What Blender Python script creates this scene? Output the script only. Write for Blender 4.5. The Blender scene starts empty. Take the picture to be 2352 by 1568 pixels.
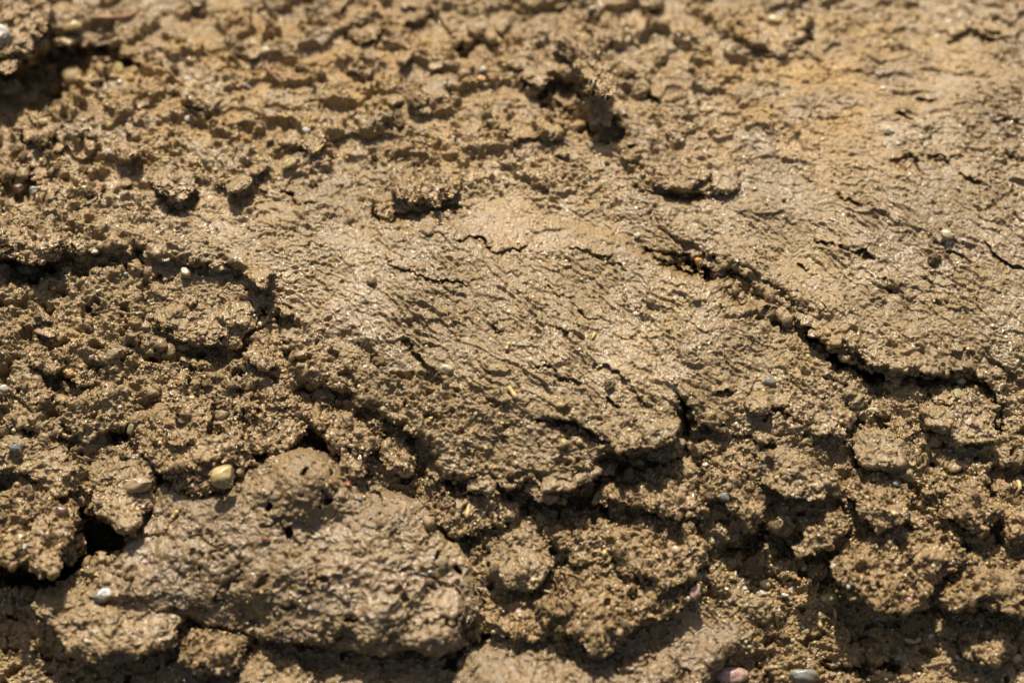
import bpy, math, random
import numpy as np
from mathutils import Vector, Matrix

# ------------------------------------------------------------------ camera, sky, sun, exposure
sc = bpy.context.scene
COL = sc.collection
PITCH = math.radians(44.0)
LENS = 100.0
WIDTH = 0.5                       # metres of mud across the frame at the focus distance
DIST = WIDTH * LENS / 36.0
PX = WIDTH / 2352.0               # metres per working pixel (frame = 2352 x 1568)
F = np.array([0, math.cos(PITCH), -math.sin(PITCH)])
U = np.array([0, math.sin(PITCH), math.cos(PITCH)])
C = -F * DIST
cam_d = bpy.data.cameras.new('camera')
cam = bpy.data.objects.new('camera', cam_d)
COL.objects.link(cam)
cam.location = C
cam.rotation_euler = (math.pi / 2 - PITCH, 0, 0)
cam_d.lens = LENS
cam_d.sensor_width = 36.0
cam_d.clip_start = 0.05
cam_d.clip_end = 100.0
cam_d.dof.use_dof = True
cam_d.dof.focus_distance = DIST - 0.010
cam_d.dof.aperture_fstop = 3.1
sc.camera = cam

SUN_EL = math.radians(68.0)
SUN_AZ = math.radians(-14.0)      # from straight ahead (+y), negative = towards the left
w = bpy.data.worlds.new('World'); sc.world = w; w.use_nodes = True
nt = w.node_tree
bg = nt.nodes['Background']
sky = nt.nodes.new('ShaderNodeTexSky'); sky.sky_type = 'NISHITA'; sky.sun_disc = False
sky.dust_density = 4.0; sky.ozone_density = 0.3; sky.sun_elevation = SUN_EL; sky.sun_rotation = SUN_AZ
nt.links.new(sky.outputs[0], bg.inputs[0]); bg.inputs[1].default_value = 0.065
sl = bpy.data.lights.new('sun', 'SUN'); sl.energy = 5.0; sl.angle = math.radians(0.5); sl.color = (1.0, 0.95, 0.87)
so = bpy.data.objects.new('sun', sl); COL.objects.link(so)
sd = Vector((math.sin(SUN_AZ) * math.cos(SUN_EL), math.cos(SUN_AZ) * math.cos(SUN_EL), math.sin(SUN_EL)))
so.rotation_euler = sd.to_track_quat('Z', 'Y').to_euler()
sc.view_settings.view_transform = 'Standard'; sc.view_settings.look = 'None'
sc.view_settings.gamma = 1.0; sc.view_settings.exposure = 0.57

# ------------------------------------------------------------------ noise
f32 = np.float32
def _perm(seed):
    r = np.random.RandomState(seed); p = r.permutation(256).astype(np.int32)
    return np.concatenate([p, p, p])
def _fade(t): return t * t * t * (t * (t * 6 - 15) + 10)
_r = np.random.RandomState(7)
_a = _r.rand(256) * 2 * np.pi
G2 = np.stack([np.cos(_a), np.sin(_a)], 1).astype(f32)
_g = _r.randn(256, 3); G3 = (_g / np.linalg.norm(_g, axis=1)[:, None]).astype(f32)
def perlin2(x, y, seed=0):
    p = _perm(seed)
    xi = np.floor(x).astype(np.int32); yi = np.floor(y).astype(np.int32)
    xf = (x - xi).astype(f32); yf = (y - yi).astype(f32)
    xi &= 255; yi &= 255
    u = _fade(xf); v = _fade(yf)
    def g(dx, dy):
        h = p[p[(xi + dx) & 255] + ((yi + dy) & 255)]
        q = G2[h]
        return q[..., 0] * (xf - dx) + q[..., 1] * (yf - dy)
    a = g(0, 0); b = g(1, 0); c = g(0, 1); d = g(1, 1)
    return ((a + u * (b - a)) * (1 - v) + (c + u * (d - c)) * v) * 1.5
def fbm2(x, y, seed=0, o=4, gain=0.5):
    s = 0; a = 1.0
    for i in range(o):
        s = s + a * perlin2(x * 2 ** i + 13.7 * i, y * 2 ** i - 7.1 * i, seed + i); a *= gain
    return s
def perlin3(P, seed=0):
    p = _perm(seed)
    I = np.floor(P).astype(np.int32); f = (P - I).astype(f32); I &= 255
    w_ = _fade(f); out = 0
    for dx in (0, 1):
        px_ = p[(I[:, 0] + dx) & 255]; wx = w_[:, 0] if dx else 1 - w_[:, 0]
        for dy in (0, 1):
            py_ = p[px_ + ((I[:, 1] + dy) & 255)]; wy = w_[:, 1] if dy else 1 - w_[:, 1]
            for dz in (0, 1):
                h = p[py_ + ((I[:, 2] + dz) & 255)]; q = G3[h]
                wz = w_[:, 2] if dz else 1 - w_[:, 2]
                out = out + wx * wy * wz * (q[:, 0] * (f[:, 0] - dx) + q[:, 1] * (f[:, 1] - dy) + q[:, 2] * (f[:, 2] - dz))
    return out * 1.5
def fbm3(P, seed=0, o=4, gain=0.5):
    s = 0; a = 1.0
    for i in range(o):
        s = s + a * perlin3(P * 2 ** i + 11.3 * i, seed + i); a *= gain
    return s
_rr = np.random.RandomState(99).rand(4, 256).astype(f32)
def caps2(x, y, seed=0, rmin=0.35, rmax=0.75):
    """union of spherical grains on a jittered lattice; height in cell units"""
    p = _perm(seed)
    xi = np.floor(x).astype(np.int32); yi = np.floor(y).astype(np.int32)
    best = np.zeros(x.shape, f32)
    for dx in (-1, 0, 1):
        for dy in (-1, 0, 1):
            cx = xi + dx; cy = yi + dy
            h = p[p[cx & 255] + (cy & 255)]
            ex = x - (cx + _rr[0][h]); ey = y - (cy + _rr[1][h])
            r = rmin + (rmax - rmin) * _rr[2][h]
            q = r * r - ex * ex - ey * ey
            best = np.maximum(best, np.sqrt(np.maximum(q, 0)) - 0.15 * _rr[3][h])
    return best.astype(f32)
def caps3(P, seed=0, rmin=0.35, rmax=0.75):
    p = _perm(seed)
    I = np.floor(P).astype(np.int32); best = np.zeros(len(P), f32)
    X, Y, Z = (np.ascontiguousarray(P[:, k]).astype(f32) for k in range(3))
    for dx in (-1, 0, 1):
        for dy in (-1, 0, 1):
            for dz in (-1, 0, 1):
                cx = I[:, 0] + dx; cy = I[:, 1] + dy; cz = I[:, 2] + dz
                h = p[p[p[cx & 255] + (cy & 255)] + (cz & 255)]
                q = (rmin + (rmax - rmin) * _rr[2][h]) ** 2 - (X - cx - _rr[0][h]) ** 2 - (Y - cy - _rr[1][h]) ** 2 - (Z - cz - _rr[3][h]) ** 2
                best = np.maximum(best, q)
    return np.sqrt(best)
def sstep(a, b, x):
    t = np.clip((x - a) / (b - a), 0, 1); return t * t * (3 - 2 * t)

# ------------------------------------------------------------------ where a frame position meets the bank
K = 36.0 / LENS / 2352.0
S_LOW, S_TOP, Y1, WB = math.tan(math.radians(28)), math.tan(math.radians(5)), 0.075, 0.03
def prof(y):
    return S_LOW * y + (S_TOP - S_LOW) * WB * np.logaddexp(0, (y - Y1) / WB) + 0.004
VT = np.concatenate([np.linspace(-1900, -200, 200), np.linspace(-199, 1800, 1200), np.linspace(1801, 4200, 100)])
_sy = -(VT - 784) * K
_dy = F[1] + _sy * U[1]; _dz = F[2] + _sy * U[2]
lo = np.full(VT.shape, 0.3); hi = np.full(VT.shape, 12.0)
for _ in range(60):
    m = (lo + hi) / 2
    above = (C[2] + _dz * m) > prof(C[1] + _dy * m)
    lo = np.where(above, m, lo); hi = np.where(above, hi, m)
TT = (lo + hi) / 2
def place(u, v, h):
    """world points of frame position (u, v), raised h working pixels above the bank"""
    sx = (u - 1176) * K; sy = -(v - 784) * K
    t = np.interp(v, VT, TT) - h * PX
    return np.stack([sx * t, C[1] + (F[1] + sy * U[1]) * t, C[2] + (F[2] + sy * U[2]) * t], -1)

# ------------------------------------------------------------------ coarse relief map (2.5 px cells)
CS = 2.5
cu = np.arange(-400, 2760, CS).astype(f32); cv = np.arange(-300, 1900, CS).astype(f32)
CU, CV = np.meshgrid(cu, cv)
H = np.zeros(CU.shape, f32); HC = np.zeros(CU.shape, f32)
def poly_sd(poly, X, Y):
    P = np.array(poly, f32); n = len(P)
    d = np.full(X.shape, 1e9, f32); s = np.ones(X.shape, f32)
    for i in range(n):
        a = P[i]; b = P[i - 1]; e = b - a
        wx = X - a[0]; wy = Y - a[1]
        t = np.clip((wx * e[0] + wy * e[1]) / (e @ e + 1e-9), 0, 1)
        d = np.minimum(d, (wx - e[0] * t) ** 2 + (wy - e[1] * t) ** 2)
        c1 = Y >= a[1]; c2 = Y < b[1]; c3 = e[0] * wy > e[1] * wx
        fl = (c1 & c2 & c3) | (~c1 & ~c2 & ~c3)
        s = np.where(fl, -s, s)
    return -s * np.sqrt(d)            # positive inside
def region(poly, pad=0):
    P = np.array(poly)
    i0 = max(0, int((P[:, 1].min() - pad + 300) / CS)); i1 = min(len(cv), int((P[:, 1].max() + pad + 300) / CS) + 2)
    j0 = max(0, int((P[:, 0].min() - pad + 400) / CS)); j1 = min(len(cu), int((P[:, 0].max() + pad + 400) / CS) + 2)
    return slice(i0, i1), slice(j0, j1)
def raise_(poly, rise, edge=14, A=None):
    """add a step: rise, or A(u,v) when given; the rim is rounded over `edge`"""
    sl_ = region(poly)
    X = CU[sl_]; Y = CV[sl_]
    d = poly_sd(poly, X, Y)
    t = np.clip(d / edge, 0, 1)
    A_ = rise if A is None else A(X, Y)
    H[sl_] += A_ * np.sqrt(1 - (1 - t) ** 2)
def hollow(poly, depth, edge=25, M=None):
    sl_ = region(poly)
    d = poly_sd(poly, CU[sl_], CV[sl_])
    (H if M is None else M)[sl_] -= depth * sstep(0, edge, d)
def crack(pts, w0, depth, M=None):
    sl_ = region(pts, w0 * 9)
    X = CU[sl_]; Y = CV[sl_]
    d = np.full(X.shape, 1e9, f32)
    n = len(pts) - 1; tt = np.zeros(X.shape, f32); below = np.zeros(X.shape, bool)
    for i in range(n):
        a = np.array(pts[i], f32); e = np.array(pts[i + 1], f32) - a
        t = np.clip(((X - a[0]) * e[0] + (Y - a[1]) * e[1]) / (e @ e), 0, 1)
        q = (X - a[0] - e[0] * t) ** 2 + (Y - a[1] - e[1] * t) ** 2
        sd = ((Y - a[1]) * e[0] - (X - a[0]) * e[1]) * (1 if e[0] > 0 else -1) > 0
        k = q < d; d = np.where(k, q, d); tt = np.where(k, (i + t) / n, tt); below = np.where(k, sd, below)
    taper = np.sqrt(np.clip(4 * tt * (1 - tt), 0, 1))
    ww = w0 * (0.35 + 0.65 * taper)
    if M is not None: M[sl_] -= depth * np.exp(-d / (ww * ww)); return
    # torn ledge: swollen upper side, sharp drop and a slit under it
    ww = ww * 1.5
    HC[sl_] += np.where(below, -depth * 1.25 * np.exp(-d / (ww * ww)), depth * .45 * taper * np.exp(-d / (ww * ww * 9)))
def blob(M, x, y, rx, ry, a, rot=0):
    c, s = math.cos(rot), math.sin(rot)
    X = (CU - x) * c + (CV - y) * s; Y = -(CU - x) * s + (CV - y) * c
    M += a * np.exp(-((X / rx) ** 2 + (Y / ry) ** 2))

# broad shape
blob(H, 1200, 800, 600, 210, 52, 0.25)
blob(H, 2100, 620, 420, 180, 22, 0.35)
H -= 30 * sstep(1050, 1500, CV) * sstep(1400, 1900, CU)
H -= 14 * sstep(560, 860, CV) * sstep(750, 350, CU)
H -= 12 * sstep(980, 1200, CV)
# central mound, high over its lower rim
raise_([(-420, 480), (60, 455), (200, 425), (600, 420), (900, 450), (1200, 470), (1450, 555), (1560, 618), (1640, 655), (1720, 715), (1800, 755),
        (1870, 800), (1950, 880), (1985, 960), (1930, 1010), (1840, 1000), (1740, 1010), (1660, 985), (1590, 1000), (1572, 930), (1540, 1010), (1470, 1035), (1410, 1046),
        (1390, 1062), (1385, 1085), (1300, 1125), (1210, 1120), (1120, 1115), (1010, 1085), (970, 1010), (900, 968), (860, 935),
        (780, 895), (730, 890), (690, 850), (650, 770), (625, 690), (600, 640), (500, 610), (400, 600), (320, 585), (230, 575), (130, 590), (60, 570), (-50, 560), (-420, 560)],
       0, 26, lambda x, y: 6 + 30 * sstep(440, 590, y) + 34 * sstep(700, 1060, y) * (1 - .75 * sstep(1560, 1720, x)) - 22 * sstep(1560, 1760, x))
# right-hand mass, overhanging the central mound
raise_([(1120, 380), (1500, 480), (1560, 560), (1640, 590), (1720, 610), (1775, 650), (1815, 690), (1845, 745), (1880, 775), (1940, 805), (2010, 840), (2080, 858), (2140, 862),
        (2225, 845), (2250, 815), (2300, 850), (2352, 885), (2480, 940), (2800, 1000), (2800, 250), (1900, 300)],
       0, 22, lambda x, y: 44 * sstep(-40, 190, (y - 430) - 0.42 * (x - 1450) + 0) * sstep(1380, 1560, x))
# ledges and lips in the far part
raise_([(1380, 330), (1480, 380), (1500, 425), (1560, 440), (1640, 450), (1700, 430), (1700, 330), (1500, 300)], 0, 12, lambda x, y: 26 * sstep(330, 430, y))
raise_([(1020, 40), (1040, 95), (1085, 92), (1130, 95), (1180, 60), (1120, 20)], 0, 10, lambda x, y: 26 * sstep(20, 95, y))
raise_([(1640, 0), (1700, 60), (1730, 110), (1790, 128), (1840, 110), (1860, 50), (1800, -20)], 0, 16, lambda x, y: 30 * sstep(0, 110, y))
raise_([(860, 20), (900, 55), (950, 60), (1000, 30), (960, -30), (880, -40)], 0, 12, lambda x, y: 30 * sstep(-30, 60, y))
raise_([(620, 340), (700, 345), (790, 320), (860, 330), (900, 300), (870, 230), (700, 250)], 0, 12, lambda x, y: 18 * sstep(250, 340, y))
raise_([(1100, 250), (1130, 300), (1180, 335), (1230, 325), (1290, 325), (1290, 260), (1200, 230)], 0, 12, lambda x, y: 24 * sstep(240, 325, y))
raise_([(140, 340), (170, 372), (215, 360), (215, 330), (180, 300), (130, 310)], 0, 12, lambda x, y: 22 * sstep(300, 360, y))
raise_([(2230, 60), (2260, 90), (2330, 95), (2352, 70), (2450, 40), (2352, 0), (2250, 20)], 0, 12, lambda x, y: 22 * sstep(0, 90, y))
# ledges on the left-hand slope
raise_([(-420, 640), (60, 690), (160, 660), (300, 650), (330, 720), (300, 800), (230, 830), (150, 860), (120, 920), (0, 900), (-420, 900)], 0, 20, lambda x, y: 22 * sstep(620, 860, y))
raise_([(-420, 880), (60, 900), (110, 960), (240, 900), (330, 860), (400, 830), (420, 860), (360, 900), (330, 960), (280, 985), (200, 1010), (100, 985), (-420, 1000)], 0, 16, lambda x, y: 24 * sstep(820, 990, y))
raise_([(360, 800), (470, 790), (560, 800), (600, 770), (690, 850), (700, 900), (600, 900), (500, 870), (430, 850)], 0, 16, lambda x, y: 16 + 0 * y)
# hollows that show black or shaded
hollow([(30, 150), (120, 70), (200, 95), (330, 120), (330, 170), (230, 200), (150, 240), (110, 290), (0, 340), (-150, 340), (-150, 120)], 150, 46)
hollow([(0, 400), (70, 385), (130, 400), (150, 450), (90, 470), (0, 470)], 30, 20)
hollow([(-200, 572), (60, 578), (125, 598), (150, 625), (130, 668), (60, 672), (-200, 650)], 80, 26)
hollow([(120, 590), (240, 582), (300, 590), (300, 615), (250, 640), (190, 655), (130, 640)], 26, 20)
hollow([(300, 585), (345, 590), (345, 630), (310, 632)], 50, 16)
hollow([(100, 850), (150, 840), (175, 870), (120, 930), (80, 930)], 30, 18)
hollow([(470, 770), (580, 770), (600, 760), (590, 800), (500, 850), (380, 830), (380, 800)], 34, 18)
hollow([(280, 960), (340, 920), (370, 940), (300, 1000), (240, 1030), (220, 1000)], 55, 20)
hollow([(480, 935), (520, 930), (535, 985), (500, 1000)], 90, 18)
hollow([(680, 870), (760, 890), (750, 915), (700, 920), (640, 905)], 70, 16)
hollow([(180, 1120), (215, 1170), (300, 1235), (310, 1280), (270, 1300), (190, 1300), (120, 1380), (-200, 1360), (-200, 1280), (100, 1300), (190, 1250), (165, 1170)], 230, 22)
hollow([(960, 1010), (1040, 1115), (1200, 1130), (1340, 1135), (1420, 1060), (1560, 1040), (1575, 930), (1610, 960), (1600, 1060), (1450, 1110), (1380, 1170), (1200, 1200), (1080, 1160), (980, 1100)], 46, 20)
if 0: hollow([(1215, 940), (1330, 960), (1400, 1000), (1440, 1035), (1400, 1060), (1330, 1020), (1240, 985)], 36, 26)
hollow([(640, 1010), (700, 960), (770, 1000), (780, 1040), (700, 1040)], 60, 16)
hollow([(1560, 590), (1640, 600), (1700, 622), (1765, 660), (1815, 705), (1840, 750), (1780, 740), (1700, 695), (1640, 650), (1560, 615)], 42, 22)
hollow([(1470, 560), (1560, 590), (1640, 612), (1640, 632), (1560, 620), (1480, 585)], 36, 12)
hollow([(1980, 850), (2080, 868), (2220, 850), (2260, 880), (2200, 900), (2080, 900), (1980, 880)], 40, 16)
hollow([(1600, 1240), (1760, 1190), (1850, 1210), (1960, 1250), (2000, 1350), (2020, 1450), (2060, 1600), (2100, 1950), (1500, 1950), (1600, 1590), (1660, 1500), (1760, 1420), (1640, 1360)], 34, 60)
hollow([(1640, 1250), (1780, 1200), (1860, 1220), (1960, 1260), (2010, 1360), (1940, 1360), (1880, 1300), (1800, 1275), (1660, 1290)], 50, 30)
hollow([(1860, 1520), (2000, 1510), (2090, 1520), (2080, 1550), (1900, 1560)], 36, 16)
hollow([(-300, 1330), (100, 1360), (140, 1480), (280, 1550), (400, 1568), (500, 1560), (560, 1950), (-400, 1950)], 50, 60)
hollow([(2220, 1120), (2352, 1040), (2500, 1080), (2352, 1180), (2280, 1260), (2240, 1220)], 36, 22)
hollow([(1000, 1500), (1090, 1480), (1110, 1440), (1130, 1480), (1080, 1530), (1020, 1540)], 70, 16)
hollow([(2030, 370), (2080, 350), (2120, 375), (2110, 400), (2060, 405)], 30, 14)
hollow([(1640, 395), (1570, 440), (1500, 440), (1440, 425), (1450, 445), (1600, 460), (1640, 440)], 18, 8)
hollow([(1225, 165), (1290, 175), (1340, 215), (1395, 290), (1385, 330), (1310, 300), (1240, 255)], 60, 22)
hollow([(1395, 240), (1440, 270), (1430, 320), (1380, 340), (1370, 300)], 40, 16)
hollow([(1030, 92), (1130, 95), (1120, 125), (1050, 130)], 36, 12)
hollow([(845, 470), (900, 470), (960, 478), (1050, 462), (1065, 480), (960, 500), (880, 512), (850, 500)], 26, 12)
hollow([(335, 420), (360, 455), (400, 472), (440, 452), (470, 430), (460, 470), (400, 500), (350, 470)], 26, 12)
CR = [  # seams, cracks and torn slits: points, width, depth
 ([(1225, 948), (1290, 962), (1345, 985), (1385, 1010), (1440, 1038)], 13, 34), ([(1480, 575), (1560, 612), (1640, 628), (1700, 690), (1780, 732), (1838, 748)], 7, 34), ([(1845, 750), (1890, 790), (1940, 830), (2010, 858), (2100, 864), (2230, 848)], 9, 70),
 ([(960, 535), (1040, 545), (1100, 548), (1130, 575), (1180, 578), (1215, 562)], 5, 24), ([(880, 590), (930, 620), (990, 635), (1090, 645)], 4, 12),
 ([(1310, 570), (1380, 590), (1440, 620)], 4, 10), ([(1260, 650), (1310, 690)], 4, 12), ([(1130, 740), (1160, 765)], 4, 14), ([(1270, 745), (1310, 780)], 4, 16), ([(1310, 700), (1370, 735)], 3, 14),
 ([(930, 780), (970, 830), (1010, 870), (1030, 900)], 5, 18), ([(1090, 830), (1130, 870), (1140, 920), (1160, 930)], 4, 14), ([(1190, 840), (1260, 835), (1310, 870), (1330, 880)], 5, 16),
 ([(1370, 830), (1440, 870), (1490, 930)], 5, 12), ([(1400, 915), (1420, 935)], 7, 22), ([(1560, 900), (1575, 930), (1570, 1000)], 6, 40), ([(1870, 540), (1960, 570), (2010, 595)], 5, 22), ([(2030, 640), (2060, 665)], 5, 24),
 ([(1830, 600), (1845, 620)], 4, 16), ([(2115, 628), (2150, 640)], 3, 12), ([(2140, 680), (2180, 695)], 3, 12), ([(2260, 560), (2352, 620)], 5, 16), ([(2140, 550), (2250, 620)], 3, 9), ([(1530, 440), (1620, 448)], 7, 14),
 ([(1250, 410), (1300, 405)], 6, 12), ([(1840, 405), (1870, 415)], 5, 14), ([(1930, 450), (1975, 465)], 5, 14), ([(2130, 350), (2180, 370)], 5, 14), ([(2200, 395), (2260, 420)], 5, 12), ([(2310, 345), (2335, 360)], 7, 16),
 ([(2110, 220), (2150, 225)], 6, 12), ([(2060, 260), (2090, 270)], 9, 22), ([(2270, 265), (2352, 290)], 7, 12), ([(2180, 90), (2230, 60)], 8, 14), ([(2250, 75), (2330, 85)], 6, 14), ([(640, 440), (700, 465), (730, 470)], 7, 18),
 ([(230, 485), (300, 490)], 7, 18), ([(120, 460), (135, 480)], 10, 34), ([(420, 600), (490, 610)], 5, 14), ([(340, 635), (400, 640)], 5, 12), ([(600, 712), (615, 735)], 9, 34), ([(640, 730), (650, 745)], 5, 20),
 ([(180, 770), (215, 720), (210, 700)], 8, 24), ([(350, 820), (375, 800)], 9, 40), ([(120, 905), (135, 915)], 9, 30), ([(230, 905), (270, 905)], 6, 20), ([(0, 905), (50, 920), (90, 890)], 8, 26),
 ([(500, 780), (460, 755), (400, 760)], 7, 24), ([(540, 870), (570, 850), (600, 880)], 6, 20), ([(1590, 1040), (1650, 1060), (1700, 1110)], 7, 24), ([(1750, 950), (1790, 940), (1830, 960)], 7, 22),
 ([(1890, 850), (1950, 900), (2000, 1000), (2060, 1030)], 6, 18), ([(1640, 905), (1690, 890)], 8, 20), ([(2000, 940), (2040, 985), (2060, 1040)], 6, 20), ([(2230, 850), (2290, 920), (2290, 1000)], 9, 36),
 ([(2110, 1060), (2180, 1080), (2240, 1050)], 8, 26), ([(2210, 1210), (2240, 1250)], 14, 40), ([(1980, 1000), (2040, 1090), (2090, 1100)], 8, 24), ([(2160, 560), (2190, 545)], 6, 14), ([(1480, 20), (1510, 5)], 9, 18),
 ([(1490, 215), (1560, 240)], 9, 24), ([(1435, 65), (1465, 100)], 7, 22), ([(1400, 330), (1460, 335)], 8, 18), ([(770, 130), (830, 135)], 7, 18), ([(1710, 60), (1690, 90)], 7, 14), ([(1830, 60), (1865, 80)], 7, 16),
]
for pts, w0, dp in CR: crack(pts, w0, dp)

# what kind of mud where (0..1): smooth = pressed and smeared, else crumbly; dry = orange sandy soil
SM = np.zeros(CU.shape, f32); DR = np.zeros(CU.shape, f32)
for b in [(1250, 690, 560, 190, 1.5, .25), (2050, 560, 520, 190, 1.5, .3), (700, 560, 330, 90, .9, .15), (1000, 740, 300, 120, .9, .4), (2200, 180, 300, 260, .75, 0), (440, 700, 130, 70, .8, 0), (1180, 1040, 200, 80, .8, 0),
          (1180, 540, 500, 60, .7, .1), (1500, 860, 250, 90, .7, .2), (2300, 780, 200, 100, .8, 0), (1330, 1530, 400, 60, 1.0, -.2), (1560, 1490, 220, 60, .9, -.5), (1900, 180, 250, 120, .5, 0), (400, 230, 250, 80, .35, 0), (1000, 490, 400, 50, .5, 0)]:
    blob(SM, *b)
for c_ in [([(1560, 590), (1640, 610), (1700, 660), (1780, 700), (1830, 740)], 42, .95)]:
    crack(c_[0], c_[1], c_[2], SM)
SM = np.clip(SM, 0, 1)
for b in [(450, 230, 380, 150, 1.2, 0), (1300, 330, 500, 110, .5, 0), (900, 130, 300, 90, .75, 0), (1850, 230, 260, 110, 1.0, .15), (1150, 200, 160, 90, .5, 0), (700, 60, 300, 70, .7, 0), (1700, 90, 300, 70, .6, 0), (60, 1460, 220, 110, .8, 0), (2100, 100, 200, 90, .5, 0),
          (100, 780, 240, 100, .35, 0), (80, 1020, 200, 100, .35, 0), (80, 1230, 120, 80, .4, 0), (2100, 1280, 260, 160, .3, 0), (1830, 1420, 260, 130, .8, 0), (2330, 1300, 120, 200, .35, 0), (1180, 1060, 150, 60, .3, 0), (0, 400, 130, 100, .4, 0)]:
    blob(DR, *b)
DR = np.clip(DR, 0, 1)
GR = np.zeros(CU.shape, f32)     # heavier grain relief
for b in [(520, 930, 330, 160, 1, 0), (120, 900, 280, 250, .8, 0), (1900, 1060, 420, 200, .9, 0), (1750, 1400, 400, 220, .8, 0), (1340, 190, 180, 150, .7, 0), (2150, 1250, 300, 220, 1, 0), (500, 300, 380, 160, .6, 0), (60, 300, 200, 220, 1, 0), (1650, 320, 200, 90, .6, 0)]:
    blob(GR, *b)
GR = np.clip(GR, 0, 1)
def samp(M, u, v):
    x = np.clip((u + 400) / CS, 0, len(cu) - 1.001); y = np.clip((v + 300) / CS, 0, len(cv) - 1.001)
    xi = x.astype(np.int32); yi = y.astype(np.int32); fx = (x - xi).astype(f32); fy = (y - yi).astype(f32)
    return (M[yi, xi] * (1 - fx) + M[yi, xi + 1] * fx) * (1 - fy) + (M[yi + 1, xi] * (1 - fx) + M[yi + 1, xi + 1] * fx) * fy

# ------------------------------------------------------------------ materials
def srgb(r, g, b):
    f = lambda c: (c / 12.92 if c <= .04045 else ((c + .055) / 1.055) ** 2.4)
    return (f(r / 255), f(g / 255), f(b / 255), 1)
def mud_material(name, wet, dryc, rough=0.42, grain=0.5, coat=.75):
    m = bpy.data.materials.new(name); m.use_nodes = True
    t = m.node_tree; N = t.nodes; L = t.links; b = N['Principled BSDF']
    tc = N.new('ShaderNodeTexCoord')
    def noise(s, d, r=.55):
        n = N.new('ShaderNodeTexNoise'); n.inputs['Scale'].default_value = s; n.inputs['Detail'].default_value = d; n.inputs['Roughness'].default_value = r
        L.new(tc.outputs['Object'], n.inputs['Vector']); return n
    def ramp(stops, interp='LINEAR'):
        r = N.new('ShaderNodeValToRGB'); r.color_ramp.interpolation = interp
        e = r.color_ramp.elements
        while len(e) < len(stops): e.new(0.5)
        for k, (p_, c_) in enumerate(stops): e[k].position = p_; e[k].color = c_ if isinstance(c_, tuple) else (c_, c_, c_, 1)
        return r
    def mix(kind, fac, a, b_):
        x = N.new('ShaderNodeMix'); x.data_type = 'RGBA'; x.blend_type = kind
        for s_, val in ((0, fac), (6, a), (7, b_)):
            if isinstance(val, (int, float, tuple)): x.inputs[s_].default_value = val
            else: L.new(val, x.inputs[s_])
        return x.outputs[2]
    at = N.new('ShaderNodeAttribute'); at.attribute_name = 'dry'
    n1 = noise(22, 5); r1 = ramp([(.32, 0.80), (.68, 1.16)]); L.new(n1.outputs[0], r1.inputs[0])
    n2 = noise(60, 4); r2 = ramp([(.42, 0.0), (.62, 1.0)]); L.new(n2.outputs[0], r2.inputs[0])
    base = mix('MIX', at.outputs['Fac'], wet, dryc)
    # reddish and greyish mottling of the soil
    sm_ = N.new('ShaderNodeMath'); sm_.operation = 'MULTIPLY'; sm_.inputs[1].default_value = .40; L.new(r2.outputs[0], sm_.inputs[0])
    base = mix('MIX', sm_.outputs[0], base, srgb(124, 100, 65))
    base = mix('MULTIPLY', 1.0, base, r1.outputs[0])
    # sand grains of many colours showing through the film of mud
    vo = N.new('ShaderNodeTexVoronoi'); vo.inputs['Scale'].default_value = 620; L.new(tc.outputs['Object'], vo.inputs['Vector'])
    sep = N.new('ShaderNodeSeparateColor'); L.new(vo.outputs['Color'], sep.inputs[0])
    rc = ramp([(0, srgb(176, 145, 96)), (.3, srgb(120, 96, 70)), (.5, srgb(196, 168, 120)), (.66, srgb(98, 96, 96)), (.76, srgb(208, 180, 110)), (.9, srgb(150, 84, 58)), (.95, srgb(226, 214, 188))], 'CONSTANT')
    L.new(sep.outputs[1], rc.inputs[0])
    rm = ramp([(.70, 0.0), (.78, 1.0)]); L.new(sep.outputs[0], rm.inputs[0])
    rd = ramp([(.28, 1.0), (.45, 0.0)]); L.new(vo.outputs['Distance'], rd.inputs[0])
    mm = N.new('ShaderNodeMath'); mm.operation = 'MULTIPLY'; L.new(rm.outputs[0], mm.inputs[0]); L.new(rd.outputs[0], mm.inputs[1])
    ga = N.new('ShaderNodeMath'); ga.operation = 'MULTIPLY_ADD'; L.new(at.outputs['Fac'], ga.inputs[0]); ga.inputs[1].default_value = .35; ga.inputs[2].default_value = grain
    mg = N.new('ShaderNodeMath'); mg.operation = 'MULTIPLY'; L.new(mm.outputs[0], mg.inputs[0]); L.new(ga.outputs[0], mg.inputs[1])
    base = mix('MIX', mg.outputs[0], base, rc.outputs[0])
    L.new(base, b.inputs['Base Color'])
    # wet film: gloss varies with the drying
    n3 = noise(90, 3); rr_ = N.new('ShaderNodeMapRange'); rr_.inputs[1].default_value = .35; rr_.inputs[2].default_value = .65
    rr_.inputs[3].default_value = rough - .10; rr_.inputs[4].default_value = rough + .14; L.new(n3.outputs[0], rr_.inputs[0])
    ra = N.new('ShaderNodeMath'); ra.operation = 'MULTIPLY_ADD'; L.new(at.outputs['Fac'], ra.inputs[0]); ra.inputs[1].default_value = .28; L.new(rr_.outputs[0], ra.inputs[2])
    L.new(ra.outputs[0], b.inputs['Roughness'])
    b.inputs['Specular IOR Level'].default_value = .3
    b.inputs['Coat Roughness'].default_value = .12; b.inputs['Coat IOR'].default_value = 1.6
    cw = N.new('ShaderNodeMapRange'); L.new(at.outputs['Fac'], cw.inputs[0]); cw.inputs[3].default_value = coat; cw.inputs[4].default_value = coat * .15
    cn = noise(35, 4); cm = N.new('ShaderNodeMapRange'); L.new(cn.outputs[0], cm.inputs[0]); cm.inputs[1].default_value = .4; cm.inputs[2].default_value = .6; cm.inputs[3].default_value = .3; cm.inputs[4].default_value = 1
    cx = N.new('ShaderNodeMath'); cx.operation = 'MULTIPLY'; L.new(cw.outputs[0], cx.inputs[0]); L.new(cm.outputs[0], cx.inputs[1])
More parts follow.
